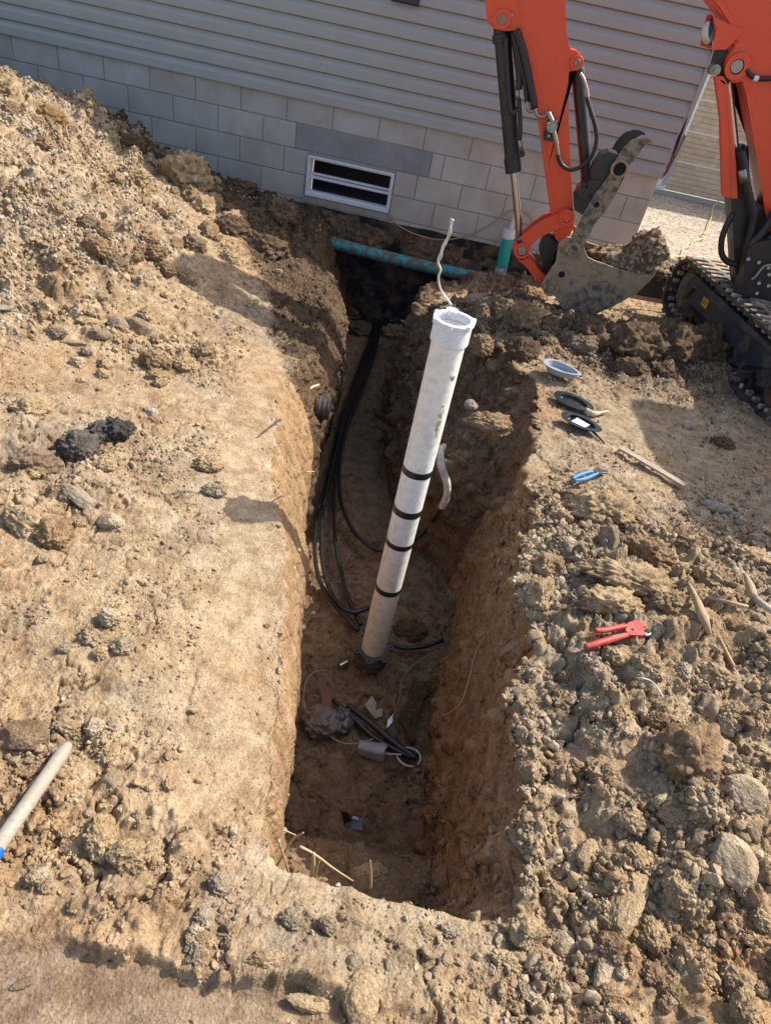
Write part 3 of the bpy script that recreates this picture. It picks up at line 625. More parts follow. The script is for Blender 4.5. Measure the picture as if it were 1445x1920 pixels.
plate(bm, ypl([(971, 0), (974, 0), (990, 110), (1010, 200), (1030, 330), (1042, 432), (1038, 430), (1026, 340), (1005, 205), (984, 100)], YS-.006), (0, .008, 0)); obj('weld_seam', bm, ORG, stick)
# bucket cylinder
def at(x, y, Y): return Vector(aty(x, y, Y))
cy = empty('bucket_cylinder', at(941, 60, YS+.08)); cy.parent = ex; cy.location -= ex.location
bm = B(); a, b = at(940, 50, YS+.08), at(962, 318, YS+.08); cyl(bm, a, b, .047, 32); cyl(bm, at(959.5, 296, YS+.08), at(962.5, 322, YS+.08), .051, 32); cyl(bm, at(940, 62, YS+.08), at(941.5, 78, YS+.08), .054, 32)
obj('barrel', bm, BLKM, cy, smooth=40, bev=.002)
bm = B(); cyl(bm, b, at(975, 455, YS+.08), .0225, 24); obj('rod', bm, CHR, cy, smooth=40)
bm = B(); tube(bm, [at(948, 70, YS-.005), at(950, 120, YS-.0), at(957, 205, YS), at(966, 208, YS), at(972, 200, YS+.02)], .012, 10); obj('pipe', bm, BLKM, cy, smooth='all')
bm = B(); cyl(bm, at(973, 448, YS-.01), at(976, 462, YS-.01)+Vector((0, .0, 0)), .03, 24); obj('rod_end', bm, BLKM, cy, smooth=40)
# thumb cylinder
c2 = empty('thumb_cylinder', at(1082, 130, YS+.08)); c2.parent = ex; c2.location -= ex.location
bm = B(); cyl(bm, at(1082, 128, YS+.08), at(1101, 344, YS+.08), .0375, 28); cyl(bm, at(1099.5, 328, YS+.08), at(1101.3, 348, YS+.08), .040, 28); obj('barrel', bm, BLKM, c2, smooth=40, bev=.002)
bm = B(); cyl(bm, at(1101, 345, YS+.08), at(1104, 372, YS+.08), .018, 20); obj('rod', bm, CHR, c2, smooth=40)
bm = B(); tube(bm, [at(1087, 138, YS), at(1093, 148, YS-.01), at(1098, 165, YS-.01), at(1099, 178, YS-.01)], .010, 10); cyl(bm, at(1098, 165, YS-.01), at(1100, 182, YS-.01), .014, 12); obj('fitting', bm, STL, c2, smooth=40)
# hoses
def part_tube(name, px, r, m, par, Y=YS-.012, **k):
    bm = B(); tube(bm, [at(*p[:2], (p[2] if len(p) > 2 else Y)) for p in px], r, k.pop('seg', 10), **k); return obj(name, bm, m, par, smooth='all')
part_tube('hydraulic_hose', [(1099,182),(1106,205),(1115,235),(1118,262),(1110,290),(1094,309),(1072,318),(1056,312),(1048,300),(1045,290)], .0125, HOSE, ex, Y=YS-.03)
part_tube('hose_sleeve', [(962,58),(968,100),(973,140),(972,168)], .02, HOSE, ex, Y=YS+.01)
part_tube('hydraulic_hose', [(972,185),(974,215),(975,240),(974,262)], .013, HOSE, ex, Y=YS)
part_tube('hose_sleeve', [(966,56),(980,95),(992,150),(1002,203)], .021, HOSE, ex, Y=YS-.02)
part_tube('hydraulic_hose', [(966,60),(973,105),(983,150),(988,192)], .015, HOSE, ex, Y=YS)
part_tube('hose_end', [(969,168),(970,186)], .014, STL, ex, Y=YS, smooth=False)
part_tube('hose_end', [(974,262),(976,282)], .013, STL, ex, Y=YS, smooth=False)
part_tube('elbow', [(976,280),(980,290),(972,290)], .012, BLKM, ex, Y=YS)
part_tube('hard_line', [(987,190),(990,206),(999,208),(1001,202)], .010, STL, ex, Y=YS-.02)
part_tube('hard_line', [(1003,203),(1006,215),(1016,219),(1030,212)], .010, STL, ex, Y=YS-.03)
bm = B(); q = aty(1032, 240, YS); box(bm, q[0]-.03, q[0]+.03, YS-.045, YS-.001, q[2]-.06, q[2]+.045); obj('valve_plate', bm, BLKM, stick, bev=.004)
bm = B(); cyl(bm, at(1034, 238, YS-.05), at(1034, 238, YS-.07), .030, 20); cyl(bm, at(1034, 238, YS-.07), at(1034, 238, YS-.085), .018, 6)
cyl(bm, at(1028, 212, YS-.04), at(1035, 228, YS-.05), .013, 8); cyl(bm, at(1022, 212, YS-.04), at(1031, 213, YS-.04), .012, 6); cyl(bm, at(1037, 245, YS-.05), at(1043, 272, YS-.045), .014, 8); cyl(bm, at(1041, 262, YS-.045), at(1046, 290, YS-.04), .0105, 8)
cyl(bm, at(1028, 255, YS-.05), at(1028, 255, YS-.07), .009, 8); cyl(bm, at(1042, 228, YS-.05), at(1042, 228, YS-.07), .009, 8); cyl(bm, at(1027, 232, YS-.05), at(1027, 232, YS-.075), .009, 8)
obj('shut_off_valve', bm, STL, stick, smooth=35, bev=.0015)
# bucket linkage
bm = B(); pl(bm, [(1064,391),(1052,394),(1044,402),(1020,412),(998,427),(981,442),(965,454),(960,468),(965,480),(977,484),(988,478),(994,462),(1010,447),(1034,434),(1050,428),(1062,427),(1074,418),(1077,405),(1074,396)], YS-.035, .03)
lk = obj('link_arm', bm, ORG, ex, bev=.004)
bm = B()
for c_, r_ in (((1062, 408), .048), ((978, 470), .05)): bm = B(); ring(bm, at(*c_, YS-.045), YV, r_, r_*.62, .03); obj('boss', bm, ORG, lk, smooth=35, bev=.003)
bm = B(); axle(bm, (978, 470), YS-.05, YS-.062, YS+.2, .029); obj('pin', bm, STL, lk, smooth=35, bev=.004)
bm = B(); axle(bm, (1062, 408), YS-.05, YS-.056, YS-.02, .03); obj('pin', bm, ORG, lk, smooth=35, bev=.004)
bm = B(); pl(bm, [(1060,391),(1050,392),(1020,402),(998,417),(981,432),(965,450),(962,462),(972,470),(990,452),(1010,437),(1034,424),(1050,418),(1062,417)], YS+.17, .03); cyl(bm, at(978, 470, YS-.01), at(978, 470, YS-.01)+Vector((0, .2, 0)), .028, 20); obj('link_arm', bm, ORG, ex, bev=.004)
bm = B(); pl(bm, [(966,484),(978,490),(990,483),(1000,492),(1012,508),(1026,520),(1024,532),(1010,531),(1000,520),(985,500)], YS-.012, .15); obj('bucket_link', bm, ORG, ex, bev=.005)
# bucket
BW = .40; YB = YS-.09
bk = empty('bucket', at(1080, 560, YB)); bk.parent = ex; bk.location -= ex.location
def z7(L): return [(960+a/4.175, 160+b/4.175) for a, b in L]
side = z7([(430,1185),(470,1200),(552,1252),(590,1345),(640,1372),(700,1392),(830,1440),(1000,1490),(1098,1482),(935,1648),(900,1665),(780,1735),(640,1795),(560,1830),(500,1862),(440,1838),(395,1760),(340,1660),(300,1625),(240,1610),(225,1580),(235,1545),(300,1440),(340,1385),(355,1300),(365,1235)])
back = z7([(500,1862),(440,1838),(395,1760),(340,1660),(300,1550),(330,1440),(400,1330)])
bm = B(); pl(bm, side, YB, .018); obj('side_plate', bm, MUD, bk, bev=.003)
bm = B(); pl(bm, side, YB+BW-.018, .018, YB); obj('side_plate', bm, MUD, bk, bev=.003)
bm = B(); fl = z7([(1098,1482),(935,1648),(780,1735),(640,1795),(560,1830),(500,1858),(440,1832),(395,1755),(345,1660),(310,1560),(340,1450),(400,1340),(440,1240)]); inn = z7([(1090,1478),(928,1638),(775,1722),(640,1780),(560,1812),(505,1840),(450,1815),(408,1745),(362,1655),(328,1560),(355,1455),(412,1350),(450,1250)])
for i in range(len(fl)-1):
    qd = [at(*fl[i], YB+.018), at(*fl[i+1], YB+.018), at(*inn[i+1], YB+.018), at(*inn[i], YB+.018)]; plate(bm, qd, (0, BW-.036, 0))
obj('shell', bm, MUD, bk)
bm = B(); pl(bm, z7([(600,1545),(640,1530),(740,1540),(820,1580),(870,1620),(900,1660),(640,1795),(500,1858),(440,1830),(400,1755),(420,1700),(500,1610)]), YB-.008, .008); obj('wear_plate', bm, MUD2, bk, bev=.003)
bm = B(); pl(bm, z7([(1100,1480),(1120,1440),(1130,1450),(1110,1495),(945,1660),(933,1650)]), YB-.012, BW+.024); obj('cutting_edge', bm, MUD, bk, bev=.003)
bm = B(); ring(bm, at(*z7([(385, 1480)])[0], YB-.006), YV, .034, .022, .014); ring(bm, at(*z7([(300, 1590)])[0], YB-.008), YV, .05, .03, .02); ring(bm, at(*z7([(475, 1285)])[0], YB-.01), YV, .05, .028, .02)
axle(bm, z7([(300, 1590)])[0], YB-.01, YB-.012, YB+BW, .027); axle(bm, z7([(475, 1285)])[0], YB-.01, YB-.012, YB+BW, .027)
obj('pin_boss', bm, MUD, bk, smooth=35, bev=.002)
bm = B(); ring(bm, at(1050, 470, YS+.08), YV, .075, .03, .15); pl(bm, [(1022,440),(1040,452),(1052,470),(1046,500),(1026,520),(1018,500),(1010,470)], YS+.02, .12); obj('stick_end', bm, BLKM, ex, bev=.004)
# thumb
th = empty('thumb', at(1080, 460, YB)); th.parent = ex; th.location -= ex.location
tp = z7([(455,1232),(462,1180),(520,1090),(562,1000),(650,850),(770,690),(802,610),(830,560),(850,520),(880,480),(930,435),(1000,410),(1055,412),(1090,428),(1098,440),(1094,455),(1070,450),(1035,470),(1008,505),(975,545),(948,600),(925,612),(903,625),(895,685),(862,750),(800,870),(720,1000),(640,1090),(590,1180),(562,1262),(520,1300),(470,1290)])
bm = B(); pl(bm, tp, YB-.018, .018); obj('thumb_plate', bm, MUD2, th, bev=.003)
tpb = z7([(560,990),(650,840),(740,700),(802,610),(830,560),(850,520),(880,480),(930,435),(1000,410),(1055,412),(1090,428),(1098,440),(1094,455),(1070,450),(1035,470),(1008,505),(975,545),(948,600),(925,612),(903,625),(895,685),(862,750),(800,870),(720,1000),(640,1090)])
bm = B(); pl(bm, tpb, YB+.25, .016, YB-.018); obj('thumb_plate', bm, BLKM, th, bev=.003)
bm = B(); q = at(*z7([(838, 655)])[0], YB-.022); ring(bm, q, YV, .052, .036, .02); q2 = at(*z7([(660, 935)])[0], YB-.02); obj('ring_boss', bm, MUD, th, smooth=35, bev=.003)
bm = B(); HD = paint('hole_dark', (.006, .006, .006), .9, bumps=0); cyl(bm, q+Vector((0, -.001, 0)), q+Vector((0, .004, 0)), .036, 24); obj('pin_hole', bm, HD, th); bm = B(); cyl(bm, q2, q2+Vector((0, .003, 0)), .016, 16); obj('pin_hole', bm, HD, th); bm = B(); q3 = at(*z7([(385, 1480)])[0], YB-.010); cyl(bm, q3, q3+Vector((0, .003, 0)), .022, 16); obj('pin_hole', bm, HD, bk)
bm = B(); pl(bm, z7([(640,850),(620,700),(640,620),(700,540),(760,520),(830,540),(800,610),(770,690),(700,790)]), YB+.01, .12); pl(bm, z7([(484,870),(540,780),(600,760),(645,850),(600,930),(560,1000),(545,1015),(490,980)]), YB+.03, .10)
axle(bm, z7([(555, 850)])[0], YB, YB, YB+.16, .035); axle(bm, z7([(650, 800)])[0], YB, YB, YB+.17, .045); axle(bm, z7([(838, 655)])[0], YB, YB, YB+.17, .03); obj('thumb_bracket', bm, BLKM, th, bev=.012, seg=3)
# boom (goes from its foot up out of the picture and over to the stick)
bm = B(); YBm = -2.0
boomp = [(1520,620),(1475,600),(1433,392),(1412,262),(1400,180),(1391,148),(1375,152),(1361,140),(1357,122),(1364,104),(1376,90),(1384,74),(1372,40),(1352,20),(1330,0),(1290,-60),(1180,-260),(1080,-430),(985,-520),(960,-470),(975,-400),(1020,-300),(1100,-160),(1120,-140),(1200,-100)]
boomp = [(1520,620),(1475,600),(1433,392),(1412,262),(1398,180),(1391,152),(1375,156),(1361,142),(1357,122),(1364,104),(1377,88),(1368,50),(1345,20),(1330,0),(1275,-75),(1180,-150),(1080,-165),(1000,-120),(955,-95),(930,-110),(925,-140),(960,-185),(1060,-270),(1190,-310),(1330,-250),(1450,-120),(1530,60),(1570,220)]
pl(bm, boomp, YBm, .17); boom = obj('boom', bm, ORG, ex, bev=.008)
bm = B(); pl(bm, [(1345,-12),(1366,22),(1382,52),(1388,80),(1380,78),(1370,50),(1352,20),(1330,-8)], YBm-.016, .016); ring(bm, at(1380, 125, YBm-.01), YV, .062, .034, .03); obj('boom_flange', bm, ORG, boom, smooth=35, bev=.003)
bm = B(); axle(bm, (1380, 125), YBm-.02, YBm-.028, YBm+.02, .031); obj('pin', bm, STL, boom, smooth=35, bev=.003)
# work light on its bracket
wl = empty('work_light', at(1335, 60, YBm)); wl.parent = ex; wl.location -= ex.location
bm = B(); pl(bm, [(1335,28),(1343,34),(1392,57),(1374,80),(1361,93),(1334,94),(1341,62)], YBm-.03, .006); obj('bracket', bm, ORG, wl, bev=.002); bm = B(); pl(bm, [(1311,85),(1324,28),(1332,26),(1338,32),(1330,50),(1325,70),(1333,93)], YBm+.10, .006); obj('bracket', bm, ORG, wl, bev=.002)
bm = B(); cyl(bm, at(1336, 58, YBm+.03), at(1326, 58, YBm+.04), .062, 28); obj('lamp_body', bm, BLKM, wl, smooth=40, bev=.006)
bm = B(); cyl(bm, at(1333, 59, YBm+.0), at(1322, 62, YBm+.02), .050, 28); obj('lens', bm, paint('lamp_glass', (.55, .53, .50), .2, bumps=0), wl, smooth=40, bev=.008)
# boom cylinder with guard
b3 = empty('boom_cylinder', at(1380, 500, YBm)); b3.parent = ex; b3.location -= ex.location
bm = B(); cyl(bm, at(1360, 118, YBm+.08), at(1382, 330, YBm+.08), .0235, 24); obj('rod', bm, CHR, b3, smooth=40)
bm = B(); cyl(bm, at(1381, 280, YBm+.08), at(1391, 520, YBm+.08), .058, 28); cyl(bm, at(1380.5, 274, YBm+.08), at(1382, 292, YBm+.08), .04, 28); obj('barrel', bm, BLKM, b3, smooth=40, bev=.003)
def z5(L): return [(1200+a/4.8, 100+b/4.8) for a, b in L]
bm = B(); pl(bm, z5([(668,212),(700,202),(748,208),(790,290),(808,400),(825,600),(845,830),(862,1000),(875,1312),(815,1308),(812,1000),(790,640),(765,300)]), YBm-.02, .008); pl(bm, z5([(668,212),(765,250),(790,640),(812,1000),(815,1308),(740,1288),(728,900),(722,600),(695,400)]), YBm-.02, .05); obj('guard', bm, ORG, b3, bev=.003)
bm = B(); axle(bm, z5([(672, 152)])[0], YBm-.02, YBm-.03, YBm+.06, .026); axle(bm, z5([(672, 152)])[0], YBm-.02, YBm-.05, YBm+.03, .013); obj('boss', bm, STL, b3, smooth=40)
bm = B(); pl(bm, [(1336,128),(1345,96),(1362,90),(1372,120),(1366,160),(1350,150),(1340,140)], YBm+.03, .09); obj('clevis', bm, BLKM, b3, bev=.006)
# swing post
bm = B(); pl(bm, [(1369,372),(1372,420),(1378,520),(1386,575),(1420,600),(1470,610),(1500,430),(1470,400),(1445,400),(1410,372),(1400,300),(1388,300),(1384,372)], YBm+.02, .16); sp = obj('swing_post', bm, BLKM, ex, bev=.012)
bm = B(); pl(bm, [(1400,470),(1420,455),(1500,440),(1520,640),(1445,640),(1410,600),(1380,590),(1376,560),(1392,520)], YBm-.10, .12); obj('swing_casting', bm, BLKM, sp, bev=.01)
bm = B()
for c_ in ((1402, 486), (1422, 492), (1441, 515), (1422, 531), (1440, 536), (1418, 550), (1440, 502)): bm = B(); cyl(bm, at(*c_, YBm-.115), at(*c_, YBm-.09), .011, 6); obj('bolt', bm, STL, sp)
part_tube('hydraulic_hose', [(1373,400),(1360,425),(1352,450),(1352,475),(1362,490),(1380,496)], .018, HOSE, ex, Y=YBm-.02)
part_tube('hose_sleeve', [(1388,285),(1394,310),(1400,350),(1408,385),(1412,410),(1406,440),(1398,470)], .022, HOSE, ex, Y=YBm-.04)
part_tube('hose_end', [(1390,318),(1395,340)], .024, STL, ex, Y=YBm-.045, smooth=False)
part_tube('hydraulic_hose', [(1452,395),(1440,420),(1425,440),(1410,456),(1402,480)], .026, HOSE, ex, Y=YBm-.06)
part_tube('hydraulic_hose', [(1470,425),(1450,440),(1428,462),(1414,490)], .026, HOSE, ex, Y=YBm-.05)
part_tube('grab_line', [(1408,524),(1416,518),(1428,503),(1440,497),(1470,500)], .007, STL, ex, Y=YBm-.13)
part_tube('hose_sleeve', [(1398,130),(1405,140),(1415,146),(1430,148),(1470,146)], .012, HOSE, ex, Y=YBm-.02)
bm = B(); box(bm, *[c for c in (at(1413, 148, 0).x-.0, at(1413, 148, 0).x+.0)], 0, 0, 0, 0) if False else cyl(bm, at(1412, 146, YBm-.022), at(1420, 148, YBm-.022), .0135, 12); obj('hose_tag', bm, WHITE, ex)
# tracks
Fp = Vector((5.70, -1.28, -.64)); ds = Vector((.19, -.982, 0)).normalized(); dt = Vector((ds.y, -ds.x, 0))*-1    # ds backward, dt towards +x
def TL(s, t_, z): return Fp+ds*s+dt*t_+Vector((0, 0, z))
def belt_path(n=150, Lh=1.75, Hh=.40):
    r = Hh/2; out = []; per = 2*(Lh-2*r)+2*math.pi*r
    for k in range(n):
        d = per*k/n
        if d < Lh-2*r: out.append((r+d, 0, 0, -1))
        elif d < Lh-2*r+math.pi*r: a = (d-(Lh-2*r))/r; out.append((Lh-r+r*math.sin(a), r-r*math.cos(a), math.sin(a), -math.cos(a)))
        elif d < 2*(Lh-2*r)+math.pi*r: q = d-(Lh-2*r)-math.pi*r; out.append((Lh-r-q, Hh, 0, 1))
        else: a = (d-2*(Lh-2*r)-math.pi*r)/r; out.append((r-r*math.sin(a), r+r*math.cos(a), -math.sin(a), math.cos(a)))
    return out
def track(off, vis=True):
    e = empty('track', TL(.9, off+.12, 0)); e.parent = ex; e.location -= ex.location
    bp = belt_path(); W_ = .25; bm = B(); n = len(bp); L4 = []
    for s, z, nx, nz in bp:
        L4.append([bm.verts.new(TL(s+nx*o_, off+w_, z+nz*o_)) for o_, w_ in ((0, 0), (0, W_), (-.022, W_), (-.022, 0))])
    for i in range(n):
        a, b = L4[i], L4[(i+1) % n]
        for k in range(4): bm.faces.new((a[k], a[(k+1) % 4], b[(k+1) % 4], b[k]))
    obj('belt', bm, RUB, e, smooth=30)
    bm = B(); N_ = 50
    for i in range(N_):
        for half in (0, 1):
            f = ((i+half*.5)/N_*n) % n; a = bp[int(f)]; b = bp[(int(f)+1) % n]; u = f-int(f)
            s, z = a[0]+(b[0]-a[0])*u if abs(b[0]-a[0]) < .2 else a[0], a[1]+(b[1]-a[1])*u if abs(b[1]-a[1]) < .2 else a[1]; nx, nz = a[2], a[3]; tx, tz = -nz, nx
            w0, w1 = ((.0, .145), (.105, .25))[half]
            def Q(du, w_, o_): return TL(s+tx*du+nx*o_, off+w_, z+tz*du+nz*o_)
            hw = .015
            pa = [Q(-hw, w0, 0), Q(hw, w0, 0), Q(hw*1.1, (w0+w1)/2, 0), Q(hw, w1, 0), Q(-hw, w1, 0), Q(-hw*.6, (w0+w1)/2, 0)]
            plate(bm, pa, Vector(Q(0, w0, .022))-Vector(Q(0, w0, 0)))
            # inner guide lugs
            if half == 0:
                pb = [Q(-.014, .03, -.022), Q(.014, .03, -.022), Q(.014, .075, -.022), Q(-.014, .075, -.022)]; plate(bm, pb, Vector(Q(0, w0, -.05))-Vector(Q(0, w0, -.022)))
    obj('tread_lugs', bm, paint('worn_lugs', (.06, .055, .05), .6, dirt=.95, dirtcol=(.46, .38, .27), dscale=8, thr=.46, bumps=.3), e, bev=.004, seg=1)
    # frame: side plate with scalloped lower edge
    bm = B(); pts_ = [(.24, .30), (.40, .325), (.9, .335), (1.4, .32), (1.52, .26), (1.52, .14)]
    for c_ in (1.32, 1.02, .72, .42):
        for a in np.linspace(-math.pi/2, math.pi/2, 9): pts_.append((c_-.09*math.sin(a)*1.0, .10+.075*math.cos(a)))
    pts_ += [(.30, .10), (.24, .14)]
    plate(bm, [TL(s, off+.035, z) for s, z in pts_], dt*.03); fr = obj('track_frame', bm, FRM, e, bev=.006)
    bm = B(); plate(bm, [TL(s, off+.045, z) for s, z in ((.16, .31), (.30, .34), (.34, .25), (.33, .12), (.22, .07), (.13, .12), (.11, .22))], dt*.10); obj('idler_guard', bm, paint('guard_grey', (.06, .058, .058), .6, dirt=.7, dirtcol=(.17, .14, .11), dscale=6, thr=.42), e, bev=.008)
    bm = B(); plate(bm, [TL(s, off+.012, z) for s, z in ((.30, .16), (.30, .345), (1.45, .335), (1.45, .30), (.36, .27))], dt*.1); obj('frame_rail', bm, FRM, e, bev=.01)
    bm = B()
    for c_ in (.42, .72, 1.02, 1.32):
        bm = B(); ring(bm, TL(c_, off+.11, .07), dt, .058, .02, .14); obj('roller', bm, BLKM, e, smooth=35)
    for c_ in (.62, 1.1): bm = B(); ring(bm, TL(c_, off+.08, .335), dt, .042, .01, .1); obj('top_roller', bm, BLKM, e, smooth=35)
    bm = B(); RW = paint('rusty_wheel', (.13, .06, .035), .8, dirt=.7, dirtcol=(.2, .14, .09), bumps=.5); ring(bm, TL(.20, off+.12, .2), dt, .165, .05, .06, 40); obj('idler_wheel', bm, RW, e, smooth=35); bm = B(); ring(bm, TL(1.55, off+.12, .2), dt, .16, .05, .06, 40); obj('drive_sprocket', bm, RW, e, smooth=35)
    bm = B(); a = TL(.50, off+.033, .235); b_ = TL(.575, off+.033, .235)
    plate(bm, [TL(.505, off+.0345, .215), TL(.585, off+.0345, .215), TL(.585, off+.0345, .272), TL(.505, off+.0345, .272)], dt*-.002)
    if vis:
        lab = obj('warning_label', bm, paint('label_yellow', (.80, .50, .03), .5, bumps=0), fr)
        bm = B(); o_ = off+.031
        def strip(pp, q_, w_=.003):
            for i in range(len(pp)-1):
                (s0, z0), (s1, z1) = pp[i], pp[i+1]; d = Vector((s1-s0, z1-z0)).normalized(); nn_ = Vector((-d.y, d.x))*w_/2
                plate(bm, [TL(s0+nn_.x, o_, z0+nn_.y), TL(s1+nn_.x, o_, z1+nn_.y), TL(s1-nn_.x, o_, z1-nn_.y), TL(s0-nn_.x, o_, z0-nn_.y)], dt*.001)
        strip([(.512, .228), (.540, .228), (.526, .258), (.512, .228)], 0); strip([(.526, .236), (.526, .248)], 0)
        strip([(.548, .256), (.575, .256), (.575, .230), (.556, .230), (.548, .240), (.548, .256)], 0); strip([(.556, .244), (.567, .250)], 0)
        obj('warning_symbol', bm, HOSE, lab)
    else: bm.free()
track(0); track(1.15, False)
# undercarriage, blade, upper body
bm = B(); plate(bm, [TL(.35, .26, .14), TL(1.4, .26, .14), TL(1.4, 1.14, .14), TL(.35, 1.14, .14)], (0, 0, .2)); obj('undercarriage', bm, BLKM, ex, bev=.02)
bl = empty('dozer_blade', (6.3, -.8, -.63)); bl.parent = ex; bl.location -= ex.location
b0 = Vector(aty(1183, 545, -1.02)); bm = B()
plate(bm, [(5.56, -.98, -.70), (5.56, -.90, -.70), (5.58, -.86, -.42), (5.58, -.96, -.42)], (1.45, .16, 0)); obj('blade_plate', bm, BLKM, bl, bev=.006)
bm = B(); plate(bm, [(5.57, -.995, -.735), (5.57, -.90, -.735), (5.57, -.905, -.705), (5.57, -.99, -.705)], (1.45, .16, 0)); obj('blade_edge', bm, paint('worn_edge', (.42, .25, .21), .5, .4), bl, bev=.003)
bm = B(); tube(bm, [(5.58, -.95, -.535), (7.02, -.79, -.535)], .022, 12, smooth=False); plate(bm, [(6.0, -1.0, -.62), (6.1, -1.0, -.62), (6.3, -1.8, -.5), (6.2, -1.8, -.5)], (0, 0, .1)); plate(bm, [(6.6, -1.0, -.62), (6.7, -1.0, -.62), (6.7, -1.8, -.5), (6.6, -1.8, -.5)], (0, 0, .1)); obj('blade_arm', bm, BLKM, bl, bev=.004)
bm = B(); box(bm, 6.42, 8.1, -3.1, -1.4, -.10, .42); obj('body', bm, ORG, ex, bev=.06, seg=4)
bm = B(); box(bm, 7.25, 7.7, -2.95, -2.45, .43, .80); box(bm, 7.7, 7.82, -2.95, -2.45, .55, 1.3); obj('seat', bm, BLKM, ex, bev=.03, seg=3)
bm = B(); box(bm, 7.1, 8.3, -3.4, -2.0, 1.62, 1.70); obj('canopy', bm, BLKM, ex, bev=.03, seg=3)
bm = B()
for a_, b_ in ((7.95, -3.05), (7.95, -2.1)): bm.free() if False else None; bq = B(); tube(bq, [(a_, b_, .4), (a_, b_, 1.63)], .035, 10, smooth=False); obj('canopy_post', bq, BLKM, ex)
bm.free()

# soil heap in the bucket
def place_lump(name, me, loc, scale, rot, colr, label, cat, group=None):
    o = bpy.data.objects.new(name, me); COL.objects.link(o); o.location = loc; o.scale = scale; o.rotation_euler = rot; o.color = (*[float(c) for c in colr], 1)
    tag(o, label, cat, group); return o
def big_lump(name, seed, c, r, label, cat, colr, sub=5, amp=.13, clod=.045, gravel=True, cscale=38.):
    bm = B(); bmesh.ops.create_icosphere(bm, subdivisions=sub, radius=1.); V = np.array([v.co for v in bm.verts]); o = seed*3.3
    d = 1+amp*2*fbm(V*1.3+o, 4, .55, 1.); Q = V*d[:, None]*np.array(r); n_ = V/np.linalg.norm(V, axis=1, keepdims=True)
    Q = Q+n_*(clods((Q+o)*cscale, 1.2, 3)*.022+clods((Q+o)*cscale*.45, .8, 3)*clod)[:, None]
    for v, q in zip(bm.verts, Q): v.co = q+np.array(c)
    return tag(obj(name, bm, colr, smooth='all'), label, cat)
def fixed_soil(name, c, c2=None):
    m = SOIL_O.copy(); m.name = name; t = m.node_tree
    for n_ in t.nodes:
        if n_.type == 'OBJECT_INFO':
            r = t.nodes.new('ShaderNodeRGB'); r.outputs[0].default_value = (*c, 1)
            out = r.outputs[0]
            if c2 is not None:
                vv = t.nodes.new('ShaderNodeTexVoronoi'); vv.inputs['Scale'].default_value = 48; t.links.new(objc(t), vv.inputs['Vector']); s_ = t.nodes.new('ShaderNodeSeparateColor'); t.links.new(vv.outputs['Color'], s_.inputs[0])
                out = mixc(t, c, c2, ramp(t, s_.outputs[0], [(.5, 0), (.62, 1)]).outputs[0])
            for l in [l for l in n_.outputs['Color'].links]: t.links.new(out, l.to_socket)
    return m
BKS = fixed_soil('gravelly_soil', (.20, .14, .09), (.44, .36, .26))
big_lump('bucket_soil', 5, at(1185, 488, YB+.2)+Vector((0, 0, -.02)), (.26, .17, .085), 'dark gravelly soil heaped inside the excavator bucket', 'soil', BKS, amp=.22)
big_lump('soil_lump', 9, at(1211, 470, YB+.16), (.115, .12, .125), 'dark lump of gravelly soil standing up at the bucket lip', 'soil lump', BKS, amp=.25)

# ------------------------------------------------------------------ pipes at the foundation
TEAL = paint('teal_pipe', (.01, .42, .42), .45, dirt=1., dirtcol=(.17, .125, .085), dscale=17, thr=.46, bumps=.4)
TEAL2 = paint('teal_riser', (.015, .40, .36), .4, dirt=.9, dirtcol=(.14, .10, .07), dscale=11, thr=.58, bumps=.2)
PVC = paint('white_pvc', (.70, .71, .72), .35, dirt=.6, dirtcol=(.33, .30, .25), dscale=6, thr=.6, bumps=.05)
def top(name, bm, m, label, cat, group=None, **k): return tag(obj(name, bm, m, **k), label, cat, group)
dp = empty('drain_pipe', (3.7, -.13, -1.15)); tag(dp, 'muddy teal drain pipe running along the foundation above the trench end', 'pipe')
bm = B(); Pp = [Vector(aty(598, 449, -.13)), Vector(aty(700, 476, -.13)), Vector(aty(800, 500, -.13)), Vector(aty(915, 525, -.13))]; tube(bm, Pp, .056, 24, 6); obj('pipe_run', bm, TEAL, dp, smooth='all')
bm = B(); a = Vector(aty(905, 523, -.13)); b = Vector(aty(942, 532, -.13)); cyl(bm, a, b, .060, 24); cyl(bm, Vector(aty(933, 545, -.13)), Vector(aty(939, 500, -.13)), .058, 24); obj('tee_fitting', bm, paint('primed_fitting', (.55, .50, .58), .5, dirt=.9, dirtcol=(.25, .20, .15), dscale=20, thr=.48), dp, smooth=40)
dr2 = empty('standpipe', Vector(aty(936, 520, -.13))); tag(dr2, 'upright teal pipe with white cap fitting at the block wall left of the bucket', 'pipe')
bm = B(); cyl(bm, Vector(aty(938, 512, -.13)), Vector(aty(952, 444, -.13)), .054, 24); obj('pipe_body', bm, TEAL2, dr2, smooth=40)
bm = B(); cyl(bm, Vector(aty(952, 446, -.13)), Vector(aty(955, 430, -.13)), .058, 24); obj('collar', bm, PVC, dr2, smooth=40)
bm = B(); cyl(bm, Vector(aty(957, 432, -.13)), Vector(aty(969, 393, -.13)), .021, 16); obj('white_stub', bm, PVC, dr2, smooth=40)
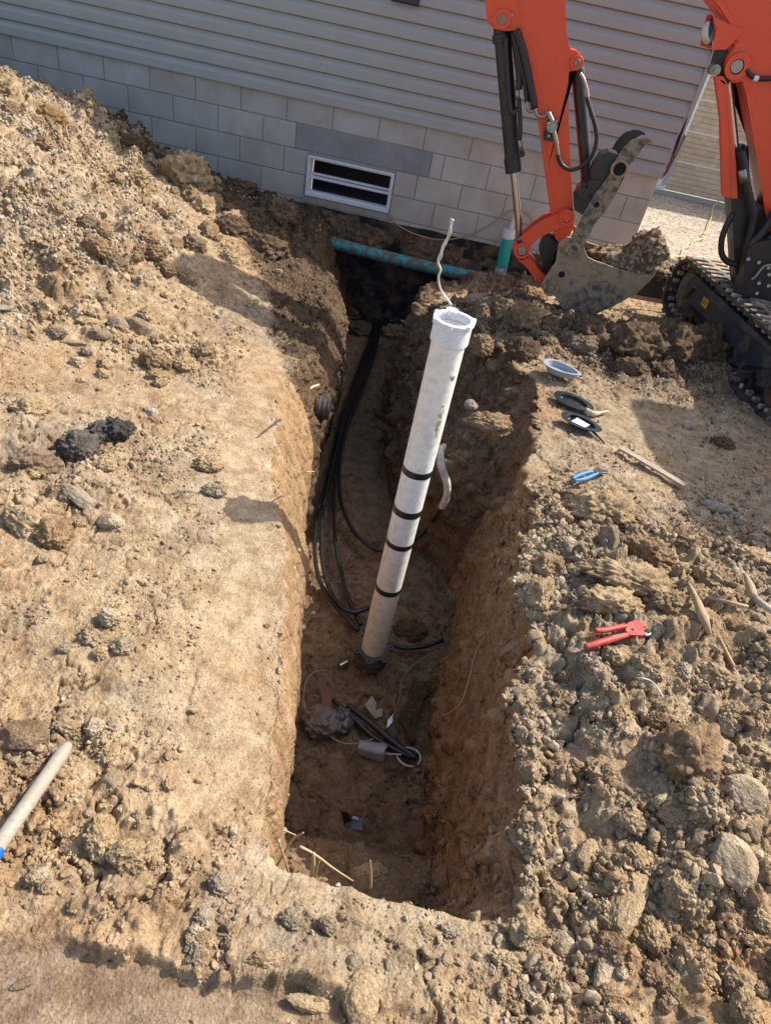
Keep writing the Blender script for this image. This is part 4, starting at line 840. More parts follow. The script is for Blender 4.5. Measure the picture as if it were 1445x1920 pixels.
# soil clinging above the pipe
bm = B(); n1_, n2_ = 260, 26
xs = np.linspace(2.75, 4.62, n1_); V = []
for j in range(n2_):
    f = j/(n2_-1); zt = np.interp(xs, [2.75, 3.1, 3.5, 3.9, 4.3, 4.62], [-.86, -.85, -.93, -.90, -.93, -.99]); zb = np.interp(xs, [2.75, 4.62], [-1.13, -1.17])
    V.append(np.stack([xs, -.008-.085*math.sin(f*math.pi*.62)*np.ones(n1_), zt*(1-f)+zb*f], -1))
V = np.array(V).reshape(-1, 3); thin = np.clip(1.05-1.6*np.clip(fbm(V*np.array([4.5, 1, 5]), 3, .6, 400.)+.12, 0, 1), 0, 1)
V[:, 1] = -.004+(V[:, 1]+.004)*thin-(clods(V*26, 1, 2)*.05+clods(V*11, .8, 4)*.09+.03*fbm(V*9, 3, .6, 2.))*thin*1.0+.02*(thin < .25)
V[:, 2] += .05*fbm(V*6, 3, .6, 44.)
ff = np.repeat(np.linspace(0, 1, n2_), n1_)
me_t = np.clip(lerp(np.repeat((BROWN*.62)[None], len(V), 0), BROWN*1.1, .3+fbm(V*6, 3, .6, 3.)*1.4), .02, .5)
o = gridmesh('clinging_soil', V.reshape(n2_, n1_, 3), me_t, SOIL); tag(o, 'damp brown soil clinging to the foundation above the teal pipe', 'soil bank')
# orange-tan cable sagging across the blocks
bm = B(); tube(bm, [aty(727, 397, -.03), aty(740, 417, -.03), aty(762, 432, -.035), aty(790, 443, -.04), aty(820, 449, -.04), aty(850, 448, -.04), aty(885, 439, -.04), aty(920, 420, -.035), aty(944, 402, -.03), aty(962, 393, -.03), aty(980, 396, -.03), aty(995, 412, -.03), aty(1003, 430, -.03)], .0065, 8)
top('cable', bm, paint('tan_cable', (.42, .26, .12), .6), 'tan cable sagging across the block wall from the basement window', 'cable', smooth='all')

# ------------------------------------------------------------------ white riser in the trench
PX, PY = 4.135, -4.30
ztop, zbot = float(aty(849, 603, PY)[2])+.0, -1.72
RIS = paint('riser_pvc', (.86, .83, .76), .35, dirt=.5, dirtcol=(.55, .47, .36), dscale=5, thr=.62, bumps=.05, spec=.45)
t = RIS.node_tree; p = t.nodes['Principled BSDF']; old = p.inputs['Base Color'].links[0].from_socket
v = geo(t); mp = t.nodes.new('ShaderNodeMapping'); mp.inputs['Scale'].default_value = (26, 26, 2.6); t.links.new(v, mp.inputs[0]); nz = noise_node(t, 1.6, 5, .6, mp.outputs[0])
k = mixc(t, old, (.16, .13, .09), ramp(t, nz.outputs[0], [(.66, 0), (.72, .65)]).outputs[0])                    # long scuffs
def spot(c, r):                                                                                            # a stain on the surface, at a fixed place
    vm = t.nodes.new('ShaderNodeVectorMath'); vm.operation = 'SUBTRACT'; t.links.new(v, vm.inputs[0]); vm.inputs[1].default_value = c
    m2 = t.nodes.new('ShaderNodeVectorMath'); m2.operation = 'MULTIPLY'; t.links.new(vm.outputs[0], m2.inputs[0]); m2.inputs[1].default_value = tuple(1/q for q in r)
    ln = t.nodes.new('ShaderNodeVectorMath'); ln.operation = 'LENGTH'; t.links.new(m2.outputs[0], ln.inputs[0])
    nn_ = noise_node(t, 55, 6, .75, v); ad = t.nodes.new('ShaderNodeMath'); ad.operation = 'MULTIPLY_ADD'; t.links.new(nn_.outputs[0], ad.inputs[0]); ad.inputs[1].default_value = 1.5; t.links.new(ln.outputs['Value'], ad.inputs[2])
    return ramp(t, ad.outputs[0], [(.0, 1), (1.05, .9), (1.5, 0)]).outputs[0]
R_ = .0595
s1_ = aty(848, 712, PY-.05); k = mixc(t, k, (.13, .13, .14), spot(tuple(s1_), (.05, .08, .04)))
s2_ = aty(822, 790, PY-.04); k = mixc(t, k, (.27, .29, .15), spot(tuple(s2_+np.array([.003, 0, 0])), (.030, .08, .24)))
t.links.new(k, p.inputs['Base Color'])
rp = empty('riser_pipe', (PX, PY, zbot)); tag(rp, 'tall white plastic riser pipe banded with black straps standing in the trench', 'pipe')
bm = B(); nseg = 48
prof = [(R_, zbot-.05), (R_, ztop-.02), (R_-.006, ztop-.02), (R_-.006, zbot-.05)]
L4 = [[bm.verts.new((PX+r_*math.cos(a), PY+r_*math.sin(a), z_)) for a in [2*math.pi*i/nseg for i in range(nseg)]] for r_, z_ in prof]
for q in range(4):
    a_, b_ = L4[q], L4[(q+1) % 4]
    for i in range(nseg): bm.faces.new((a_[i], a_[(i+1) % nseg], b_[(i+1) % nseg], b_[i]))
obj('pipe_body', bm, RIS, rp, smooth=40)
COLR = paint('collar_white', (.80, .83, .88), .35, dirt=.15, dirtcol=(.4, .38, .33), dscale=20, thr=.6, bumps=.03)
bm = B(); ring(bm, (PX, PY, ztop-.035), (0, 0, 1), R_+.0075, R_+.0008, .07, 48); ring(bm, (PX, PY, ztop+.006), (0, 0, 1), R_+.0125, R_-.004, .012, 48)
obj('collar', bm, COLR, rp, smooth=40, bev=.002)
bm = B()
for a in (100, 152, 210, 262, 318, 20):
    c_ = Vector((PX+math.cos(rad(a))*(R_+.009), PY+math.sin(rad(a))*(R_+.009), ztop+.006)); bm = B(); cyl(bm, c_-Vector((0, 0, .0075)), c_+Vector((0, 0, .0085)), .011 if a != 100 else .022, 16); obj('lug', bm, COLR, rp, smooth=40, bev=.0015)
for sy, th_ in ((893, .010), (967, .011), (1028, .009), (1114, .010)):
    z_ = float(np.interp(sy, [607, 1250], [0, 1])); q = aty(850-(sy-600)*.2515, sy, PY-R_); bm = B(); ring(bm, (PX, PY, q[2]), (0, 0, 1), R_+.0026, R_+.0004, th_*2.9, 48); obj('strap', bm, paint('black_strap', (.018, .018, .02), .35, bumps=.05), rp, smooth=40)
GRYP = paint('grey_coupling', (.075, .075, .08), .6, dirt=.7, dirtcol=(.12, .09, .07), dscale=20, thr=.5)
bm = B(); ring(bm, (PX, PY, zbot+.075), (0, 0, 1), R_+.022, R_+.001, .012, 40)
cp = obj('coupling', bm, GRYP, rp, smooth=40, bev=.002)
bm = B(); ring(bm, (PX, PY, zbot+.01), (0, 0, 1), R_+.026, R_+.0005, .05, 40); obj('coupling_base', bm, GRYP, rp, smooth=40, bev=.003)
for a in (-150, -95, -40, 15, 80, 140):
    c_ = Vector((PX+math.cos(rad(a))*(R_+.03), PY+math.sin(rad(a))*(R_+.03), zbot+.075)); bm = B(); ring(bm, c_, (0, 0, 1), .018, .0055, .013, 16); obj('bolt_ear', bm, GRYP, cp, smooth=40, bev=.001)
# wire from the collar
bm = B(); Pw = [aty(846, 572, PY+.05), aty(839, 562, PY+.05), aty(829, 550, PY+.05), aty(823, 533, PY+.055), aty(822, 518, PY+.055), aty(826, 506, PY+.055), aty(821, 492, PY+.055), aty(824, 479, PY+.055), aty(831, 464, PY+.055), aty(837, 452, PY+.055), aty(841, 438, PY+.05), aty(845, 424, PY+.05), aty(849, 411, PY+.05)]
tube(bm, Pw, .0040, 8, 5); Pw2 = [Vector(q)+Vector((.006*math.sin(i*1.9), .004*math.cos(i*2.1), 0)) for i, q in enumerate(Pw[6:])]; tube(bm, Pw2, .0034, 8, 5)
top('wire', bm, paint('silver_wire', (.62, .62, .62), .35, .5, bumps=.1), 'bent silvery wire rising from the top of the white riser pipe', 'wire', smooth='all')

# ------------------------------------------------------------------ cables on the trench floor
CAB = paint('black_cable', (.014, .015, .018), .32, dirt=.25, dirtcol=(.08, .06, .04), dscale=10, thr=.6, bumps=.05, spec=.6)
def fl(px, py, h=.02):
    p_ = atz(px, py, -1.79+h); p_ = atz(px, py, float(np.interp(p_[1], [-5.3, -4.2, -3, 0], [-1.76, -1.79, -1.82, -1.86]))+.02+h); return Vector(p_)
for i, (pts_, lab, h_) in enumerate([
    ([(702,598),(692,640),(676,680),(658,730),(640,785),(628,840),(612,900),(596,965),(590,1030),(598,1085),(620,1125),(650,1160),(672,1182)], 'black water line bowing farthest left along the trench floor', .05),
    ([(706,600),(697,640),(682,680),(664,730),(644,785),(631,840),(617,900),(604,970),(603,1040),(614,1095),(636,1133),(662,1148),(690,1140)], 'black water line second from the left wall in the trench bundle', .06),
    ([(711,602),(702,640),(688,685),(670,735),(649,785),(635,840),(628,905),(626,975),(632,1040),(643,1090),(656,1130),(676,1172)], 'black water line running straight down the middle of the bundle', .05),
    ([(715,604),(707,642),(694,690),(676,738),(655,788),(640,845),(636,900),(642,950),(661,993),(690,1022),(722,1033),(756,1022),(790,1000),(812,975),(828,952)], 'black water line curving right behind the white riser pipe', .06)]):
    bm = B(); P3 = [fl(a, b, h_+.012*(i % 2)) for a, b in pts_]
    if i == 3:
        for k_, up in ((-4, .05), (-3, .12), (-2, .22), (-1, .32)): P3[k_] = Vector(atz(*pts_[k_], -1.74+up))
        P3[-1] = Vector(aty(828, 952, -3.72))
    tube(bm, P3, .0125, 12, 8); top('water_line', bm, CAB, lab, 'cable', 'black lines along the trench floor', smooth='all')
bm = B(); e0 = Vector(atz(828, 952, -1.42)); CY = -3.72; e0 = Vector(aty(828, 952, CY)); tube(bm, [e0, aty(837, 930, CY), aty(838, 908, CY), aty(832, 888, CY), aty(826, 868, CY), aty(825, 836, CY+.06)], .019, 12, 6)
cdm = top('conduit', bm, paint('grey_conduit', (.62, .59, .52), .55, dirt=.5, dirtcol=(.25, .2, .14), dscale=20, thr=.55), 'short grey conduit bending into the trench side behind the riser', 'conduit', smooth='all')
bm = B(); tube(bm, [fl(700, 1206, .03), fl(728, 1208, .03), fl(760, 1215, .04), fl(795, 1212, .05), fl(830, 1200, .06)], .0115, 10); top('cable', bm, CAB, 'black cable emerging right of the riser pipe near its foot', 'cable', smooth='all')
bm = B(); tube(bm, [fl(624, 1312, .04), fl(655, 1340, .04), fl(695, 1378, .03), fl(735, 1403, .03), fl(772, 1421, .03)], .0115, 10); top('cable', bm, CAB, 'black cable end lying beside the crumpled bag below the riser', 'cable', smooth='all')
bm = B(); tube(bm, [fl(652, 1322, .055), fl(690, 1352, .05), fl(738, 1392, .04), fl(781, 1423, .035)], .015, 10); top('hose', bm, CAB, 'thicker black hose end pointing down right across the trench litter', 'hose', smooth='all')
bm = B(); q = fl(733, 604, .05); cyl(bm, q, q+Vector((.03, -.05, .01)), .018, 12); cyl(bm, q+Vector((-.02, .03, 0)), q, .024, 6); top('pipe_fitting', bm, CHR, 'shiny metal fitting at the far end of the trench by the foundation', 'fitting', smooth=35)
bm = B(); q = Vector(atz(612, 766, -.95)); r_ = .062
for k_ in range(6): ring(bm, q+Vector((-.05+k_*.013, 0, 0)), (1, .12, .05), r_+(.004 if k_ % 2 else 0), r_-.006, .0132, 28)
top('drain_pipe', bm, RUB, 'black corrugated drain pipe end poking out of the left trench side', 'pipe', smooth=35)
def crumple(name, c, r, m, label, cat, seed, amp=.5, sub=4, rot=0.):
    bm = B(); bmesh.ops.create_icosphere(bm, subdivisions=sub, radius=1.); V = np.array([v_.co for v_ in bm.verts]); d = 1+amp*fbm(V*2.2+seed*5, 3, .6)+.35*np.abs(fbm(V*4.5+seed, 3, .6)); V = V*d[:, None]*np.array(r)
    cs, sn = math.cos(rot), math.sin(rot); V = np.c_[V[:, 0]*cs-V[:, 1]*sn, V[:, 0]*sn+V[:, 1]*cs, np.maximum(V[:, 2], -r[2]*.6)]
    for v_, q in zip(bm.verts, V): v_.co = q+np.array(c)
    return top(name, bm, m, label, cat, smooth=50)
FILM = paint('grimy_film', (.16, .12, .125), .28, dirt=.6, dirtcol=(.13, .095, .07), dscale=14, thr=.48, bumps=.8, spec=.8)
CLEAR = paint('clear_plastic', (.34, .36, .40), .2, dirt=.5, dirtcol=(.18, .15, .12), dscale=25, thr=.5, bumps=.5, spec=.8)
crumple('plastic_bag', fl(606, 1355, .03), (.085, .075, .05), FILM, 'crumpled grimy plastic bag on the trench floor below the riser', 'plastic bag', 1)
crumple('plastic_bag', fl(640, 1352, .04), (.045, .06, .04), paint('smoky_film', (.10, .10, .12), .25, bumps=.8, spec=.8), 'small smoky plastic bag between the crumpled bag and black cables', 'plastic bag', 4)
bm = B(); a, b = fl(672, 1400, .03), fl(722, 1412, .035); cyl(bm, a, b, .034, 20, r2=.041)
bmesh.ops.subdivide_edges(bm, edges=bm.edges[:], cuts=2)
for v_ in bm.verts: v_.co += Vector((mnoise.noise(v_.co*30), mnoise.noise(v_.co*30+Vector((9, 0, 0))), mnoise.noise(v_.co*30+Vector((0, 9, 0)))))*.012
top('plastic_cup', bm, CLEAR, 'crushed clear plastic cup lying under the black cables', 'cup', smooth=50)
bm = B(); q = fl(766, 1419, .025); tube(bm, [q+Vector((.055*math.cos(a), .045*math.sin(a), .004*math.sin(a*2))) for a in np.linspace(-.6, 5.2, 14)], .0048, 8); tube(bm, [fl(720, 1413, .04), fl(738, 1414, .04), fl(752, 1415, .04)], .004, 8)
top('tube_loop', bm, PVC, 'thin white tube curled into a ring at the right trench edge', 'tube', smooth='all')
PAPER = paint('dusty_card', (.42, .36, .29), .9, dirt=.5, dirtcol=(.2, .15, .1), dscale=30, thr=.55)
for pts_, lab in (([(683,1323),(697,1305),(705,1318),(703,1348)], 'larger dusty scrap of card below the riser foot'), ([(704,1332),(716,1328),(716,1343),(703,1348)], 'small dusty scrap of card touching the larger scrap')):
    bm = B(); plate(bm, [fl(a, b, .02+.025*(b < 1325)) for a, b in pts_], (0, 0, .003)); top('card_scrap', bm, PAPER, lab, 'litter')
bm = B(); plate(bm, [fl(727,1350,.03), fl(733,1330,.06), fl(741,1334,.05), fl(735,1355,.03), fl(724,1367,.02)], (0, 0, .004)); top('foil_scrap', bm, CHR, 'shiny foil scrap beside a thin root right of the card', 'litter')
BLUEF = paint('blue_film', (.10, .12, .17), .22, dirt=.4, dirtcol=(.10, .09, .08), dscale=20, thr=.5, bumps=.6, spec=.8)
pk = empty('plastic_packet', fl(660, 1540, .01)); tag(pk, 'small dark blue plastic packet alone on the near trench floor', 'packet')
bm = B(); plate(bm, [fl(*q) for q in ((639,1521,.03),(652,1524,.05),(659,1540,.02),(655,1553,.01),(645,1546,.015))], (0, 0, .002)); obj('fold', bm, paint('near_black_film', (.02, .022, .03), .25, bumps=.2), pk)
bm = B(); plate(bm, [fl(*q) for q in ((653,1525,.05),(681,1532,.03),(679,1558,.012),(657,1554,.012),(660,1540,.022))], (0, 0, .002)); obj('wrapper', bm, BLUEF, pk)
bm = B(); plate(bm, [fl(*q) for q in ((661,1530,.052),(673,1533,.045),(671,1538,.042),(660,1535,.048))], (0, 0, .0015)); obj('white_sticker', bm, paint('sticker', (.6, .62, .68), .6, bumps=0), pk)
bm = B(); tube(bm, [fl(575,1340,.02), fl(569,1310,.04), fl(574,1278,.06), fl(590,1260,.06), fl(610,1257,.05), fl(621,1264,.02)], .0028, 6); top('wire_loop', bm, paint('dull_wire', (.33, .29, .24), .6), 'thin wire arching up left of the riser foot', 'wire', smooth='all')
bm = B(); tube(bm, [fl(618,1380,.03), fl(640,1392,.03), fl(668,1394,.03), fl(700,1385,.04)], .0026, 6); top('wire', bm, paint('pale_wire', (.5, .46, .4), .6), 'thin pale wire from the crumpled bag to the clear cup', 'wire', smooth='all')
bm = B(); tube(bm, [fl(636,1250,.02), fl(650,1243,.02)], .018, 12, smooth=False); top('can', bm, CHR, 'small metal can end lying left of the riser foot', 'can', smooth=35)
BK = fixed_soil('brown_clay', (.13, .085, .052))
bm = B(); plate(bm, [fl(771,1283,.06), fl(808,1285,.06), fl(806,1303,.05), fl(793,1318,.04), fl(784,1345,.03), fl(777,1370,.03), fl(778,1398,.03), fl(768,1400,.03), fl(760,1375,.03), fl(745,1355,.03), fl(758,1330,.03), fl(768,1308,.05)], (0, 0, .03)); top('muddy_bracket', bm, BK, 'mud-caked forked piece lying at the right foot of the trench', 'debris', bev=.006)
bm = B(); plate(bm, [fl(600,1300,.05), fl(612,1293,.06), fl(621,1312,.05), fl(620,1340,.03), fl(606,1342,.03)], (0, 0, .02)); top('brick_piece', bm, paint('brick_bit', (.20, .10, .07), .9, bumps=.5), 'reddish brick fragment behind the crumpled bag', 'brick')

# ------------------------------------------------------------------ tools and oddments on the right bank
GRP = paint('grey_tray', (.33, .36, .40), .4, dirt=.3, dirtcol=(.35, .28, .2), dscale=20, thr=.58)
def lid(name, c, ln, wd, ang, h, m, label, cat, inside=None, tilt=0., wall=.006, taper=.55, floor_=True):
    """open dish with a pointed (ladle-like) plan: far end round, near end narrower"""
    bm = B(); n_ = 40; c = Vector(c); R = Matrix.Rotation(ang, 3, 'Z') @ Matrix.Rotation(tilt, 3, 'X'); L = []
    def pt(a, k, z_):
        w_ = wd*(1-(1-taper)*(.5+.5*math.cos(a))**1.5); return c+R @ Vector((math.cos(a)*ln*k, math.sin(a)*w_*k, z_))
    A_ = [2*math.pi*i/n_ for i in range(n_)]
    for k, z_ in ((.84, 0), (1, h), (1+wall/wd*1.6, h), (1+wall/wd*1.6, h+.003), (1-wall/wd*.8, h+.003), (.80, .006)): L.append([bm.verts.new(pt(a, k, z_)) for a in A_])
    for a_, b_ in zip(L, L[1:]):
        for i in range(n_): bm.faces.new((a_[i], a_[(i+1) % n_], b_[(i+1) % n_], b_[i]))
    bm.faces.new(L[0][::-1]); bm.faces.new(L[-1]); return top(name, bm, m, label, cat, smooth=40), R, c
q = GS(1050, 700, .028); d_ = GS(1085, 712)-GS(1018, 680); ang = math.atan2(d_[1], d_[0])
lid('tray', q, .098, .066, ang, .035, GRP, 'grey plastic tray with a pouring lip on the bank right of the riser', 'tray')
BKG = paint('dark_green_rim', (.010, .020, .022), .22, dirt=.2, dirtcol=(.2, .16, .11), dscale=20, thr=.6, spec=.7)
q = GS(1073, 757, .022); lid('valve_box_lid', q, .088, .050, ang-.05, .016, BKG, 'empty dark oval frame lying just below the grey tray', 'frame', tilt=.1, wall=.009, taper=.9)
q2 = GS(1087, 797, .022); o, R_o, c_o = lid('valve_box_lid', q2, .086, .050, ang-.02, .018, BKG, 'dark oval frame with a white paper slip inside', 'frame', tilt=.05, wall=.008, taper=.8)
bm = B(); plate(bm, [c_o+R_o @ Vector(v_) for v_ in ((-.045, -.02, .012), (.03, -.028, .013), (.045, .0, .022), (-.03, .02, .02))], (0, 0, .001)); top('paper_slip', bm, paint('white_paper', (.72, .73, .78), .8, bumps=0), 'folded white paper slip inside the lower oval frame', 'paper')
bm = B(); tube(bm, [GS(1110,808,.02), GS(1118,816,.015), GS(1126,824,.01), GS(1133,832,.006)], .005, 8, rr=[.007, .005, .003]); top('dark_strap', bm, BKG, 'thin dark strip trailing from the paper-filled oval frame', 'strap', smooth='all')
bm = B(); tube(bm, [GS(1098,770,.02), GS(1112,776,.02), GS(1124,774,.02), GS(1139,771,.02)], .01, 10, rr=[.016, .015, .009, .006]); top('rag', bm, paint('cream_rag', (.55, .46, .34), .9, bumps=.6, dscale=30), 'cream rag pulled out flat beside the empty oval frame', 'rag', smooth='all')
# flat wooden stick
def slat(name, a, b, wd, th_, m, label, cat, h=.015, bend=0.):
    A_ = Vector(GS(*a, h)); B_ = Vector(GS(*b, h)); d = (B_-A_).normalized(); s_ = d.cross(Vector((0, 0, 1))).normalized()*wd/2; bm = B()
    n_ = 12; prev = None
    for i in range(n_+1):
        f = i/n_; c_ = A_.lerp(B_, f)+Vector((0, 0, bend*math.sin(f*math.pi))); w_ = s_*(1+.12*mnoise.noise(Vector((f*6, wd*50, 3))))
        r_ = [bm.verts.new(c_+w_), bm.verts.new(c_-w_), bm.verts.new(c_-w_+Vector((0, 0, th_))), bm.verts.new(c_+w_+Vector((0, 0, th_)))]
        if prev:
            for k_ in range(4): bm.faces.new((prev[k_], prev[(k_+1) % 4], r_[(k_+1) % 4], r_[k_]))
        else: bm.faces.new(r_)
        prev = r_
    bm.faces.new(prev[::-1]); return top(name, bm, m, label, cat, bev=.0015)
WOOD = paint('weathered_wood', (.42, .36, .27), .8, dirt=.35, dirtcol=(.25, .19, .13), dscale=20, thr=.5, bumps=.3)
slat('wooden_strip', (1163, 842), (1283, 912), .034, .010, WOOD, 'weathered grey wooden strip lying on the shaded bank right of the pliers', 'wood strip', .02)
def stick(px, r, label, name='stick', m=None, h=.01, cat='stick', rr=None, group=None):
    bm = B(); tube(bm, [GS(*p_[:2], h if len(p_) < 3 else p_[2]) for p_ in px], r, 8, 5, rr=rr); return top(name, bm, m or WOOD, label, cat, group, smooth='all')
SPL = paint('split_wood', (.44, .30, .17), .8, dirt=.4, dirtcol=(.2, .13, .08), dscale=25, thr=.5, bumps=.5)
stick([(1290,1092,.03),(1305,1125,.035),(1318,1160,.02),(1330,1190,.01)], .016, 'splintered brown root pointing down right of the red cutter', 'root', SPL, cat='root', rr=[.003, .012, .017, .006])
stick([(1395,1075,.06),(1405,1100,.05),(1412,1120,.04)], .014, 'split orange-tan wood end standing among clods at the right edge', 'wood_piece', SPL, rr=[.006, .016, .014], cat='wood')
stick([(1400,1110,.03),(1425,1130,.03),(1450,1148,.03)], .012, 'pale round stick leaving the frame at the right edge', 'stick', WOOD)
stick([(1325,1120,.02),(1370,1130,.02),(1400,1137,.02)], .006, 'thin pale root lying between clods at the far right', 'root', SPL, cat='root')
stick([(1425,1050,.03),(1450,1056,.03)], .007, 'short pale twig cut by the right edge above the round stick', 'twig', SPL, cat='twig')
stick([(1347,1195,.02),(1362,1225,.02),(1375,1250,.015)], .006, 'brown root fibre continuing below the splintered root', 'root', SPL, cat='root')
# pliers with blue handles
def slab_px(px, h, th_, m, name, parent=None, bev=.002, ref=None):
    bm = B(); z_ = None
    pts_ = [GS(*p_, h) for p_ in px]; zz_ = max(q[2] for q in pts_) if ref is None else ref
    plate(bm, [atz(*p_, zz_) for p_ in px], (0, 0, th_)); return obj(name, bm, m, parent, bev=bev)
BLU = paint('blue_grip', (.01, .24, .52), .5, dirt=.45, dscale=45, thr=.52, bumps=0); RED = paint('red_handle', (.48, .022, .022), .5, dirt=.55, dirtcol=(.33, .18, .11), dscale=45, thr=.52, bumps=0); DST = paint('dark_steel', (.08, .08, .085), .45, .6, bumps=.1)
c_ = GS(1100, 890); plr = empty('pliers', c_); tag(plr, 'pliers with bright blue handles lying open on the right bank', 'pliers'); zr = float(c_[2])+.03
def grip(px, r, m, name, parent, z_, flatz=.6, rr=None, seg=12):
    bm = B(); tube(bm, [atz(a, b, z_+(h_[0] if h_ else 0)) for a, b, *h_ in px], r, seg, 6, rr=rr); return obj(name, bm, m, parent, smooth='all')
grip([(1073,898),(1085,891),(1100,886),(1112,884)], .008, BLU, 'handle', plr, zr, rr=[.006, .0095, .0085, .005]); grip([(1076,901),(1092,899),(1108,893),(1121,887)], .008, BLU, 'handle', plr, zr, rr=[.005, .009, .0085, .005])
bm = B(); plate(bm, [atz(*p_, zr-.004) for p_ in ((1110,882),(1118,879),(1128,883),(1139,885),(1137,889),(1126,890),(1116,889))], (0, 0, .009)); obj('jaw', bm, DST, plr, bev=.002)
# ratcheting red cutter
c_ = GS(1150, 1195); ct = empty('pipe_cutter', c_); tag(ct, 'red-handled pipe cutter with a round steel jaw on the right bank', 'cutter'); zr = float(c_[2])+.045
grip([(1096,1213,-.006),(1120,1206),(1150,1197),(1176,1190)], .009, RED, 'handle', ct, zr, rr=[.0095, .0115, .0115, .008]); grip([(1114,1182),(1135,1181),(1160,1176),(1180,1174)], .008, RED, 'handle', ct, zr, rr=[.009, .0095, .010, .008])
bm = B(); plate(bm, [atz(*p_, zr-.006) for p_ in ((1172,1172),(1186,1167),(1204,1170),(1216,1177),(1208,1184),(1196,1188),(1210,1192),(1200,1196),(1176,1195),(1168,1186))], (0, 0, .014)); obj('head', bm, RED, ct, bev=.003)
bm = B(); q = Vector(atz(1211, 1183, zr)); tube(bm, [q+Vector((.026*math.cos(a)-.012, .02*math.sin(a), 0)) for a in np.linspace(-1.5, 1.6, 9)], .0055, 10); obj('jaw', bm, paint('jaw_steel', (.36, .36, .36), .4, .7, bumps=.1), ct, smooth='all')
bm = B(); q = Vector(atz(1186, 1180, zr+.008)); cyl(bm, q, q+Vector((0, 0, .003)), .005, 10); obj('rivet', bm, DST, ct)
# zip ties / wires
PW = paint('pale_tie', (.58, .54, .46), .5, bumps=0)
stick([(1192,1271,.012),(1205,1272,.02),(1218,1276,.02),(1228,1285,.018),(1237,1298,.012),(1243,1308,.008)], .0022, 'thin pale plastic tie curling on the bank below the red cutter', 'cable_tie', PW, cat='cable tie')
stick([(1045,1497,.012),(1058,1492,.014)], .004, 'short white stub lying in the shade on the right bank', 'stub', PW, cat='stub')
# shovel handle with blue end, bottom left
A_ = Vector(GS(128, 1397, .045)); B_ = Vector(GS(-40, 1640, .055)); sh = empty('shovel', A_.lerp(B_, .5)); tag(sh, 'worn wooden tool handle with a blue ferrule reaching in from the left edge', 'shovel')
HW = paint('worn_handle', (.34, .30, .24), .6, dirt=.4, dirtcol=(.30, .23, .16), dscale=14, thr=.5, bumps=.2)
d = (B_-A_).normalized(); T1 = A_+(B_-A_)*.83; bm = B(); tube(bm, [A_-d*.004, A_+d*.006, A_+d*.02, A_.lerp(T1, .5), T1], .017, 24, smooth=False, rr=[.009, .0135, .0165, .0168, .0172]); obj('handle', bm, HW, sh, smooth=50)
bm = B(); cyl(bm, T1, B_+d*.2, .0195, 24); obj('ferrule', bm, paint('blue_ferrule', (.012, .13, .55), .35, bumps=0), sh, smooth=40)

# roots at the near end and along the sides
ROOT = paint('pale_root', (.46, .35, .22), .8, dscale=60, bumps=.3)
def zr_(px, py, y_): return Vector(aty(px, py, y_))
for i, (px, r_, Yv, lab) in enumerate([
    ([(512,1555),(530,1556),(555,1566)], .0024, -5.60, 'short pale root poking in at the left corner of the near trench end'),
    ([(510,1640),(530,1605),(548,1575),(569,1561)], .0032, -5.70, 'pale root leaning up right and crossing another at the near left corner'),
    ([(522,1575),(530,1600),(540,1630),(549,1660)], .0026, -5.72, 'pale root slanting down right under the crossing root'),
    ([(562,1587),(590,1602),(625,1628),(662,1652)], .0034, -5.66, 'longest pale root arching down right over the near trench lip'),
    ([(585,1650),(587,1625),(588,1600)], .0065, -5.74, 'broken pale stub standing upright at the near trench lip'),
    ([(591,1648),(594,1630),(599,1615)], .002, -5.74, 'thin rootlet beside the broken upright stub'),
    ([(596,1658),(604,1650),(614,1649)], .002, -5.76, 'tiny rootlet curling right of the upright stub'),
    ([(695,1665),(696,1640),(694,1613)], .0024, -5.74, 'lone thin root standing at the middle of the near lip'),
    ([(845,1680),(838,1650),(836,1620),(840,1585)], .003, -5.55, 'thin root standing at the right corner of the near trench end')]):
    bm = B(); tube(bm, [zr_(a, b, Yv) for a, b in px], r_, 7, 6, rr=[r_*1.2, r_, r_*.6]); top('root', bm, ROOT, lab, 'root', 'roots at the near trench end', smooth='all')
for i, (px, r_, Xv, lab) in enumerate([
    ([(560,890),(572,885),(590,884)], .003, 3.72, 'pale root sticking out of the sunlit left trench side'),
    ([(597,722),(587,725),(581,729)], .006, 3.62, 'broken root stub at the corner of the left bank')]):
    bm = B(); pp = []
    for a, b in px:
        d = ray(a, b); pp.append(Vector(CAMP+d*(Xv-CAMP[0])/d[0]) if abs(d[0]) > .02 else Vector(atz(a, b, -.75)))
    tube(bm, pp, r_, 7, 5, rr=[r_*1.2, r_, r_*.7]); top('root', bm, ROOT, lab, 'root', smooth='all')
bm = B(); tube(bm, [Vector(CAMP+ray(a, b)*(X_-CAMP[0])/ray(a, b)[0]) for a, b, X_ in ((828,1345,4.46),(862,1320,4.47),(880,1270,4.50),(895,1215,4.53),(928,1172,4.56))], .0035, 7, 6); top('root', bm, SPL, 'long root running up the shaded right trench side', 'root', smooth='all')
bm = B(); tube(bm, [fl(736,1345,.06), fl(748,1310,.06), fl(757,1270,.07), fl(785,1240,.09), fl(830,1215,.12)], .0055, 8, 6, rr=[.003, .006, .006, .004]); top('root', bm, paint('dark_root', (.19, .15, .115), .8, bumps=.4), 'forked grey root lying over the litter right of the riser foot', 'root', smooth='all')
